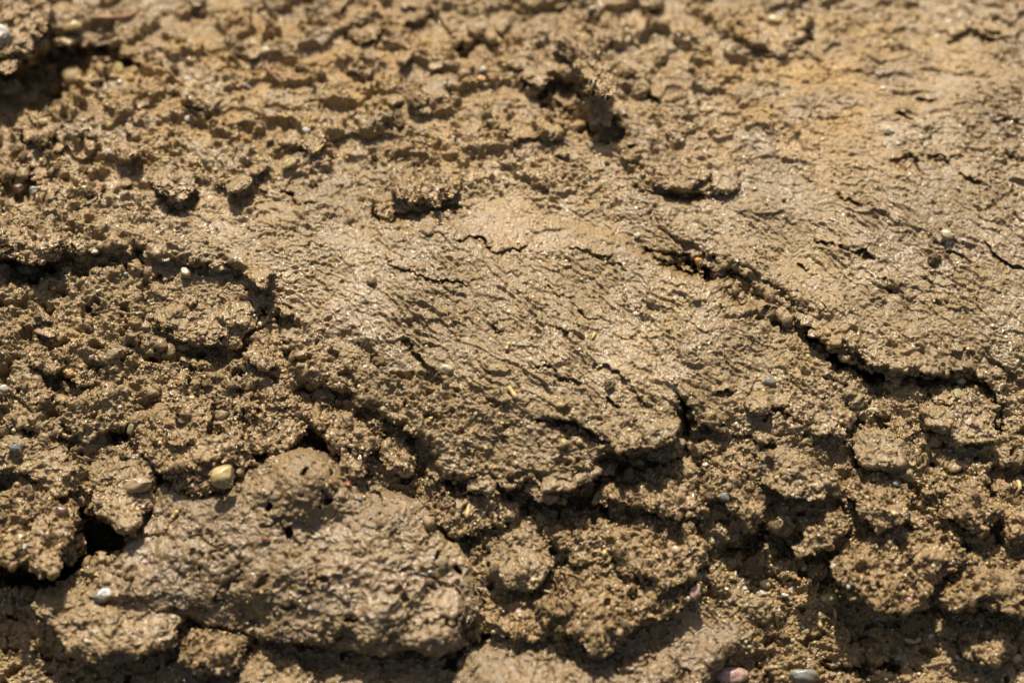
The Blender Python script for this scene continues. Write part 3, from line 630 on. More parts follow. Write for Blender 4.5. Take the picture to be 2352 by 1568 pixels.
exec_clods = [
 # name, outline, half depth, lift, label, style, dry
 ('mud_slab', [(300, 1235), (345, 1180), (360, 1110), (450, 1120), (520, 1110), (560, 1060), (620, 1035), (700, 1020), (760, 1045), (800, 1080), (860, 1095), (930, 1130), (990, 1180), (1040, 1240), (1080, 1300), (1105, 1350),
   (1108, 1400), (1085, 1450), (1050, 1500), (985, 1512), (930, 1490), (860, 1500), (800, 1490), (700, 1480), (600, 1470), (520, 1440), (430, 1420), (330, 1400), (250, 1380), (240, 1330), (285, 1290)], 55, 40, 'large smooth grey slab of wet mud at the lower left', 'smooth', 0.0),
 ('mud_clod', [(110, 1360), (190, 1310), (280, 1290), (380, 1330), (430, 1400), (400, 1470), (330, 1500), (250, 1520), (170, 1500), (120, 1450), (80, 1400)], 45, 55, 'ragged clod forming the left tip of the big grey slab', 'mixed', 0.05),
 ('mud_clod', [(400, 1470), (430, 1440), (500, 1450), (560, 1480), (545, 1530), (500, 1552), (450, 1545), (410, 1510)], 32, 60, 'rough crumb clod hanging under the bottom edge of the big slab', 'crumb', 0.1),
 ('mud_clod', [(545, 1500), (620, 1490), (700, 1510), (720, 1560), (690, 1640), (560, 1640), (530, 1560)], 30, 30, 'pale mud lump cut by the bottom edge below the slab', 'mixed', 0.05),
 ('mud_clod', [(730, 1500), (850, 1505), (930, 1500), (1000, 1530), (990, 1640), (760, 1660), (710, 1560)], 28, 10, 'low mud lump under the right bottom rim of the slab', 'mixed', 0.05),
 ('mud_clod', [(1060, 1500), (1110, 1460), (1180, 1450), (1260, 1470), (1340, 1500), (1400, 1560), (1380, 1660), (1080, 1660), (1030, 1560)], 34, 22, 'smooth wet mud mound at the bottom beside the slab', 'smooth', 0.0),
 ('mud_clod', [(1330, 1520), (1420, 1500), (1520, 1470), (1620, 1430), (1720, 1400), (1760, 1430), (1690, 1490), (1640, 1540), (1600, 1650), (1380, 1660), (1320, 1590)], 36, 12, 'long smooth streaked tongue of mud along the bottom edge', 'smooth', 0.0),
 ('mud_clod', [(205, 1070), (240, 1035), (300, 1025), (345, 1050), (360, 1090), (350, 1160), (330, 1210), (300, 1240), (250, 1190), (215, 1140)], 34, 42, 'dark wet clod holding an angular tan stone', 'mixed', 0.0),
 ('mud_clod', [(-40, 1130), (60, 1110), (130, 1120), (175, 1165), (178, 1220), (150, 1270), (140, 1310), (95, 1318), (60, 1290), (-10, 1280), (-60, 1260)], 42, 80, 'grainy sunlit clod on the left edge above the black hole', 'crumb', 0.3),
 ('mud_clod', [(-40, 1010), (60, 985), (140, 990), (175, 1040), (190, 1090), (180, 1125), (130, 1135), (80, 1100), (20, 1090), (-50, 1090)], 36, 36, 'flat topped clod on the left edge above the grainy one', 'mixed', 0.15),
 ('mud_clod', [(320, 960), (360, 905), (430, 880), (520, 880), (560, 920), (600, 980), (600, 1040), (560, 1090), (500, 1120), (440, 1130), (380, 1100), (330, 1040)], 48, 44, 'big crumbly clod with a black hole above the cream pebble', 'crumb', 0.12),
 ('mud_clod', [(570, 880), (640, 865), (700, 905), (715, 950), (690, 1000), (640, 1040), (590, 1030), (560, 960)], 38, 34, 'crumbly clod right of the one with the black hole', 'crumb', 0.1),
 ('mud_clod', [(705, 925), (760, 900), (830, 920), (880, 960), (875, 1010), (850, 1060), (830, 1110), (800, 1120), (775, 1105), (785, 1050), (740, 1010), (705, 965)], 36, 48, 'clod with a drooping tip casting shade on the slab', 'crumb', 0.05),
 ('mud_clod', [(870, 1020), (910, 995), (955, 1015), (965, 1055), (930, 1085), (885, 1075)], 24, 30, 'small dark clod studded with yellow grains beside the central tongue', 'crumb', 0.0),
 ('mud_clod', [(860, 1090), (900, 1075), (960, 1070), (1040, 1130), (1120, 1150), (1190, 1160), (1200, 1195), (1150, 1215), (1080, 1210), (1010, 1200), (950, 1150), (890, 1120)], 30, 26, 'long crumbly band of mud below the central tongue', 'crumb', 0.1),
 ('mud_clod', [(1115, 1250), (1150, 1210), (1210, 1200), (1255, 1240), (1265, 1300), (1240, 1350), (1190, 1365), (1140, 1345), (1118, 1300)], 36, 28, 'round smeared ball of wet mud right of the slab', 'mixed', 0.0),
 ('mud_clod', [(1110, 1370), (1180, 1360), (1250, 1380), (1270, 1430), (1240, 1475), (1170, 1465), (1120, 1440)], 26, 20, 'crumbly clod with orange grains under the round mud ball', 'crumb', 0.45),
 ('mud_clod', [(1240, 1370), (1290, 1300), (1380, 1280), (1450, 1290), (1540, 1330), (1620, 1290), (1618, 1350), (1600, 1385), (1540, 1410), (1470, 1440), (1400, 1480), (1370, 1500), (1320, 1470), (1250, 1430)], 40, 38, 'wide sandy slab of crumbly mud ending at the pink pebble', 'crumb', 0.25),
 ('mud_clod', [(1400, 1240), (1430, 1190), (1500, 1180), (1600, 1200), (1615, 1260), (1600, 1310), (1540, 1350), (1480, 1340), (1430, 1300)], 34, 36, 'sandy clod above the wide sandy slab', 'crumb', 0.2),
 ('mud_clod', [(1255, 1210), (1310, 1180), (1380, 1190), (1410, 1240), (1400, 1290), (1340, 1300), (1280, 1270)], 26, 24, 'crumbly clod between the round mud ball and the sandy one', 'crumb', 0.15),
 ('mud_clod', [(1350, 1120), (1410, 1085), (1500, 1070), (1590, 1075), (1620, 1130), (1610, 1190), (1520, 1180), (1430, 1160), (1370, 1150)], 32, 30, 'layered crumbly clod under the broken central lip', 'crumb', 0.1),
 ('mud_clod', [(1390, 985), (1430, 940), (1500, 925), (1555, 925), (1560, 975), (1540, 1010), (1480, 1035), (1430, 1035)], 22, 4, 'overhanging smeared lump on the central lip', 'mixed', 0.0),
 ('mud_clod', [(1600, 1040), (1660, 1030), (1720, 1060), (1740, 1120), (1750, 1180), (1735, 1215), (1700, 1180), (1650, 1150), (1610, 1110)], 32, 40, 'drooping dark clod with the grey quartz pebble', 'crumb', 0.0),
 ('mud_clod', [(1740, 1030), (1820, 1010), (1900, 1060), (1930, 1110), (1880, 1145), (1810, 1140), (1760, 1110)], 34, 44, 'sloping clod right of the drooping dark one', 'mixed', 0.0),
 ('mud_clod', [(1960, 1000), (2040, 990), (2090, 1020), (2085, 1065), (2010, 1080), (1960, 1050)], 30, 40, 'glossy crumb clod in the middle of the right slope', 'mixed', 0.0),
 ('mud_clod', [(1970, 1090), (2040, 1085), (2090, 1130), (2085, 1190), (2020, 1215), (1965, 1180), (1950, 1130)], 34, 60, 'knobbly clod below the glossy one on the right slope', 'crumb', 0.0),
 ('mud_clod', [(1820, 1250), (1870, 1210), (1930, 1165), (1955, 1200), (1930, 1240), (1870, 1270), (1830, 1275)], 22, 66, 'narrow crumbly finger of mud reaching down left over the pit', 'crumb', 0.1),
 ('mud_clod', [(1915, 1290), (1940, 1240), (2010, 1240), (2080, 1200), (2150, 1180), (2210, 1220), (2220, 1280), (2170, 1320), (2120, 1370), (2090, 1410), (2050, 1420), (2010, 1400), (1960, 1370), (1930, 1320)], 44, 62, 'big grainy clod hanging over the lower right pit', 'crumb', 0.3),
 ('mud_clod', [(2200, 1300), (2240, 1260), (2300, 1280), (2352, 1300), (2420, 1340), (2400, 1420), (2320, 1420), (2250, 1380), (2190, 1400), (2160, 1370)], 36, 70, 'crumbly clod on the right edge beside the big grainy one', 'crumb', 0.3),
 ('mud_clod', [(2130, 1130), (2200, 1090), (2260, 1120), (2300, 1180), (2250, 1220), (2180, 1190)], 30, 50, 'sandy clod near the right edge with a yellow pebble', 'crumb', 0.25),
 ('mud_clod', [(2250, 1040), (2330, 1070), (2400, 1130), (2400, 1250), (2320, 1240), (2290, 1160), (2240, 1090)], 30, 42, 'dull crumbly clod on the right edge with a pale straw', 'crumb', 0.3),
 ('mud_clod', [(2200, 1440), (2260, 1420), (2330, 1440), (2352, 1500), (2290, 1530), (2210, 1500)], 26, 20, 'blurred clod low in the right corner', 'crumb', 0.2),
 ('mud_clod', [(2110, 900), (2170, 880), (2240, 900), (2290, 950), (2280, 1010), (2200, 1010), (2130, 970)], 28, 24, 'wet clod under the right hand overhang', 'mixed', 0.0),
 ('mud_clod', [(1870, 880), (1930, 900), (1960, 960), (1930, 1010), (1870, 990), (1840, 930)], 18, 2, 'low swelling of mud at the foot of the right seam', 'mixed', 0.0),
 ('mud_clod', [(295, 700), (340, 655), (430, 640), (520, 655), (590, 705), (590, 745), (550, 785), (490, 800), (430, 775), (350, 755), (300, 735)], 26, 2, 'smooth rounded lobe of mud on the left slope', 'mixed', 0.05),
 ('mud_clod', [(-40, 500), (30, 485), (100, 500), (165, 540), (160, 580), (120, 598), (60, 590), (-40, 570)], 34, 18, 'rough ledge of mud over the dark crevice on the left edge', 'crumb', 0.1),
 ('mud_clod', [(-40, 600), (10, 590), (30, 620), (25, 650), (-40, 670)], 24, 50, 'small clod below the left crevice with an amber grain', 'crumb', 0.2),
 ('mud_clod', [(355, 370), (395, 360), (430, 385), (448, 410), (430, 440), (412, 465), (390, 455), (355, 430), (335, 400)], 32, 34, 'upright rounded clod standing on the left ridge', 'mixed', 0.0),
 ('mud_clod', [(895, 400), (940, 380), (1000, 395), (1050, 425), (1040, 455), (1000, 475), (940, 470), (905, 450), (880, 425)], 34, 32, 'knobbly clod sitting on top of the central ridge', 'crumb', 0.0),
 ('mud_clod', [(850, 450), (880, 440), (900, 465), (905, 500), (885, 512), (860, 490)], 16, 12, 'little crumb clod left below the knobbly ridge clod', 'crumb', 0.2),
 ('mud_clod', [(1275, 45), (1310, 25), (1345, 60), (1350, 100), (1395, 140), (1420, 190), (1410, 230), (1385, 225), (1340, 190), (1310, 150), (1270, 100)], 36, 95, 'long leaning clod standing up in the blurred far mud', 'crumb', 0.3),
 ('mud_clod', [(1275, 200), (1310, 195), (1345, 240), (1340, 265), (1300, 250), (1270, 225)], 16, 20, 'ragged chip of mud left under the long leaning clod', 'crumb', 0.2),
 ('mud_clod', [(1360, 235), (1395, 235), (1410, 265), (1400, 290), (1370, 285)], 14, 12, 'dark chip of mud at the foot of the long leaning clod', 'crumb', 0.1),
 ('mud_clod', [(1150, 130), (1220, 110), (1280, 130), (1290, 160), (1240, 180), (1190, 175)], 20, 14, 'crumbly clod left beside the long leaning clod', 'crumb', 0.1),
 ('mud_clod', [(-60, -60), (60, -60), (130, 0), (115, 50), (85, 85), (70, 125), (30, 115), (-60, 130)], 50, 120, 'dark crumbly clod in the top left corner', 'crumb', 0.15),
 ('mud_clod', [(0, 130), (25, 118), (44, 140), (38, 162), (15, 178), (0, 155)], 16, 130, 'small ragged clod hanging below the top left corner clod', 'crumb', 0.15),
 ('mud_clod', [(60, 270), (110, 265), (125, 300), (105, 330), (60, 325), (40, 300)], 20, 24, 'blurred clod with a yellow pebble at the upper left', 'crumb', 0.25),
 ('mud_clod', [(85, 410), (130, 395), (175, 410), (170, 440), (130, 455), (95, 440)], 18, 18, 'rough clod beside two round pebbles on the left', 'crumb', 0.05),
 ('mud_clod', [(190, 130), (240, 115), (270, 125), (260, 145), (225, 155), (195, 145)], 14, 30, 'flat grey clod in the upper left hollow', 'mixed', 0.1),
 ('mud_clod', [(290, 270), (330, 262), (350, 285), (340, 310), (310, 318), (285, 300)], 14, 12, 'small clod with a hard shadow in the orange soil', 'crumb', 0.1),
 ('mud_clod', [(305, 225), (335, 220), (340, 240), (320, 250), (302, 243)], 12, 12, 'small lump behind the clod in the orange soil', 'crumb', 0.1),
 ('mud_clod', [(795, 40), (840, 30), (870, 55), (865, 90), (830, 100), (800, 80)], 20, 14, 'round blurred clod with a cream pebble near the top edge', 'crumb', 0.15),
 ('mud_clod', [(2045, 370), (2080, 355), (2105, 375), (2095, 395), (2060, 400)], 13, 6, 'dark crumb clod in a pit on the right', 'crumb', 0.0),
 ('mud_clod', [(1655, 630), (1700, 625), (1740, 655), (1745, 685), (1700, 680), (1665, 655)], 16, 8, 'broken clod lying in the upper end of the seam', 'crumb', 0.1),
 ('mud_clod', [(1750, 680), (1790, 690), (1825, 725), (1800, 742), (1765, 725)], 16, 10, 'broken clod lying in the lower end of the seam', 'crumb', 0.05),
 ('mud_clod', [(1250, 1085), (1300, 1075), (1360, 1070), (1385, 1085), (1300, 1128), (1240, 1125)], 16, 4, 'swollen wet rim at the front of the central tongue', 'smooth', 0.1),
]
for nm, po, th_, li, la, st, dr_ in exec_clods:
    if nm == 'mud_slab':
        clod(nm, po, th_, li, la, st, 'slab', None, dr_, tilt=.12, flat=.85, bumps=[(690, 1090, 85, 80), (700, 1300, 260, 26), (900, 1180, 110, 20), (560, 1190, 120, 16), (920, 1300, 150, 20), (560, 1330, 60, -26), (560, 1435, 55, -60), (470, 1400, 40, -30), (440, 1325, 30, -22), (840, 1440, 90, 14), (330, 1340, 70, 16), (650, 1215, 22, -10), (662, 1220, 8, -45), (752, 1150, 8, -50), (700, 1083, 8, -36), (617, 1165, 7, -36), (1052, 1308, 9, -36), (1003, 1277, 8, -30), (806, 1424, 8, -36), (740, 1330, 7, -26), (900, 1215, 26, -6), (600, 1335, 12, -30)])
    else:
        tl = {'long leaning': .75, 'upright rounded': .8, 'knobbly clod sitting': .7, 'top left corner': .2}
        t_ = [x for k, x in tl.items() if k in la]
        bp = [(507, 965, 24, -150), (500, 945, 17, -110)] if 'with a black hole above' in la else ()
        clod(nm, po, th_, li, la, st, 'clod', None, dr_, tilt=(t_[0] if t_ else .34), bumps=bp)
# torn lumps along the rims of the pressed masses
rz = random.Random(9)
RIMS = [([(1850, 735), (1890, 765), (1940, 798), (2000, 830), (2060, 850), (2130, 855), (2200, 842), (2290, 850)], 22, 'torn lump on the rim of the right hand mass'),
        ([(640, 690), (665, 770), (700, 840), (770, 880), (835, 915), (890, 950), (950, 985), (985, 1040), (1020, 1082), (1090, 1100), (1170, 1108), (1250, 1112), (1330, 1095), (1388, 1070)], 25, 'torn lump on the lower rim of the central mound'),
        ([(150, 575), (215, 568), (280, 575), (350, 590), (420, 598), (500, 606), (570, 622)], 17, 'torn lump on the rim over the left crevice'),
        ([(1450, 1020), (1590, 985), (1660, 985), (1740, 1000), (1810, 1000), (1880, 1000), (1250, 945), (1330, 960), (1385, 985)], 22, 'torn lump on the broken right rim of the central mound'),
        ([(1520, 585), (1590, 612), (1650, 640), (1690, 680), (1740, 705), (1795, 738)], 14, 'torn lump beside the seam')]
for pts_, rr_, lab_ in RIMS:
    for (u_, v_) in pts_:
        r_ = rr_ * rz.uniform(.7, 1.35); u_ += rz.uniform(-9, 9); v_ += rz.uniform(-7, 5); ro = rz.uniform(-.2, .7)
        po = []
        for j in range(9):
            a_ = j / 9 * 6.283; q_ = r_ * rz.uniform(.75, 1.3); x_ = 1.35 * q_ * math.cos(a_); y_ = .72 * q_ * math.sin(a_)
            po.append((u_ + x_ * math.cos(ro) - y_ * math.sin(ro), v_ + x_ * math.sin(ro) + y_ * math.cos(ro)))
        kd = lab_.split(' on the')[0].split(' beside')[0]
        clod('mud_clod', po, r_ * .6, -r_ * rz.uniform(.0, .35), where('torn rim lump of mud', u_, v_), rz.choice(['mixed', 'crumb', 'mixed']), 'clod', lab_.replace('torn lump', 'torn lumps'), 0.0, tilt=.5, centre=(u_, v_), mat=M_MUD)
# the many lesser clods that fill the crumbly parts
cz = random.Random(77); made = []
ZN = [((0, 0, 1500, 440), 44, 'in the blurred far mud', (12, 40)), ((0, 610, 660, 1000), 20, 'on the left hand slope', (20, 44)), ((1600, 880, 2352, 1240), 26, 'under the right hand overhang', (20, 46)),
      ((1960, 1240, 2352, 1560), 9, 'in the lower right pit', (18, 40)), ((1110, 1080, 1620, 1480), 14, 'in the lower middle clods', (16, 34)), ((0, 400, 420, 560), 9, 'along the left ridge', (14, 30)), ((700, 900, 1000, 1100), 7, 'beside the central tongue', (14, 28)), ((0, 1000, 350, 1130), 6, 'on the left edge', (16, 30))]
for (x0, y0, x1, y1), cnt, zl, (r0, r1) in ZN:
    k_ = 0
    while k_ < cnt:
        u_ = cz.uniform(x0, x1); v_ = cz.uniform(y0, y1); g_ = float(samp(SM, np.array([u_], f32), np.array([v_], f32))[0])
        if cz.random() < g_ * .85 or math.hypot(u_ - 507, v_ - 962) < 60 or math.hypot(u_ - 250, v_ - 1210) < 80: continue
        r_ = cz.uniform(r0, r1) * (1 if cz.random() < .8 else 1.35); m_ = 9; el = cz.uniform(.55, .95); ro = cz.uniform(-.5, .6)
        fs = .8 if y1 <= 480 else 1
        po = []
        for j in range(m_):
            a_ = j / m_ * 6.283; q_ = r_ * cz.uniform(.65, 1.25); x_ = q_ * math.cos(a_); y_ = q_ * el * math.sin(a_)
            po.append((u_ + x_ * math.cos(ro) - y_ * math.sin(ro), v_ + (x_ * math.sin(ro) + y_ * math.cos(ro)) * fs))
        clod('mud_clod', po, r_ * .62, r_ * (cz.uniform(.5, 1.1) if y1 <= 480 else cz.uniform(.15, .5)), where(('big ' if r_ > 36 else 'small ' if r_ < 22 else '') + 'crumbly clod', u_, v_), cz.choice(['crumb', 'crumb', 'mixed']), 'clod', 'lesser clods ' + zl, cz.uniform(0, .25), tilt=cz.uniform(.3, .7), centre=(u_, v_)); k_ += 1

# ------------------------------------------------------------------ resting small things on what is there
ZM = ZB.reshape(ZH, ZW).copy()
for _ in range(3):                                       # close gaps in the map
    bad = ZM > 8
    if not bad.any(): break
    Z2 = ZM.copy()
    for a_, b_ in ((0, 1), (0, -1), (1, 0), (-1, 0)): Z2 = np.where(bad, np.minimum(Z2, np.roll(ZM, a_, b_)), Z2)
    ZM = Z2
def surf(u, v):
    i = int(np.clip(u / ZS, 2, ZW - 3)); j = int(np.clip(v / ZS, 2, ZH - 3))
    t = float(np.median(ZM[j - 2:j + 3, i - 2:i + 3]))
    sx = (u - 1176) * K; sy = -(v - 784) * K
    return np.array([sx * t, C[1] + (F[1] + sy * U[1]) * t, C[2] + (F[2] + sy * U[2]) * t])
Rt = np.array([1.0, 0, 0])
def pebble_mesh(rx, ry, rz, seed, facet=.5, n=9, rot=0.0):
    S, Fq = sphere(n); S = S.copy(); r = np.random.RandomState(seed)
    for _ in range(int(9 * facet) + 2):                 # broken faces
        d = r.randn(3); d /= np.linalg.norm(d); lim = r.uniform(.62, .92)
        k = S @ d; S = S - np.outer(np.maximum(k - lim, 0), d) * .92
    S = S + S * (.16 * perlin3((S * 1.3 + seed).astype(f32), seed % 97) + .05 * perlin3((S * 4 + seed).astype(f32), seed % 89))[:, None]
    x = S[:, 0] * rx; y = S[:, 1] * ry
    c, s = math.cos(rot), math.sin(rot)
    x, y = x * c - y * s, x * s + y * c
    V = (x[:, None] * Rt + (-y)[:, None] * U + (S[:, 2] * rz)[:, None] * (-F)) * PX
    return V, Fq[:, ::-1]
ZONES = [((0, 0, 2352, 480), 'in the blurred far mud'), ((0, 480, 700, 1000), 'on the left hand slope'), ((700, 480, 1560, 1000), 'in the smeared central mound'),
         ((1560, 480, 2352, 1000), 'on the right hand mud'), ((0, 1000, 1110, 1568), 'around the lower left slab'), ((1110, 1000, 1620, 1568), 'in the lower middle clods'), ((1620, 1000, 2352, 1568), 'in the lower right pit')]
def zone(u, v):
    for (a, b, c, d), s in ZONES:
        if a <= u < c and b <= v < d: return s
    return 'in the mud'
WORD = dict(Y='yellow', C='cream', W='white', G='grey', B='brown', R='dark red', A='amber', P='pink', T='tan', O='olive', S='blue grey')
PN = [0]
def pebble(u, v, rx, ry, rot, k, label=None, sink=.38):
    PN[0] += 1
    rz = min(rx, ry) * .8
    if sink > .35 and max(rx, ry) >= 12: sink = .12 if v > 480 else .25
    V, Fq = pebble_mesh(rx, ry, rz, 500 + PN[0], rot=math.radians(rot), n=14 if max(rx, ry) > 16 else 9)
    p = surf(u, v) - F * ((rz * (1 - 2 * sink) + (42 if rx == 31 else 0)) * PX)
    o = make_mesh('pebble', V + p, Fq, MS[k], None, p + F * rz * PX)
    if label: tag(o, label, 'pebble')
    else: tag(o, where('%s %s pebble' % ('tiny' if rx < 6 else 'small', WORD[k]), u, v), 'pebble', 'tiny %s pebbles %s' % (WORD[k], zone(u, v)))
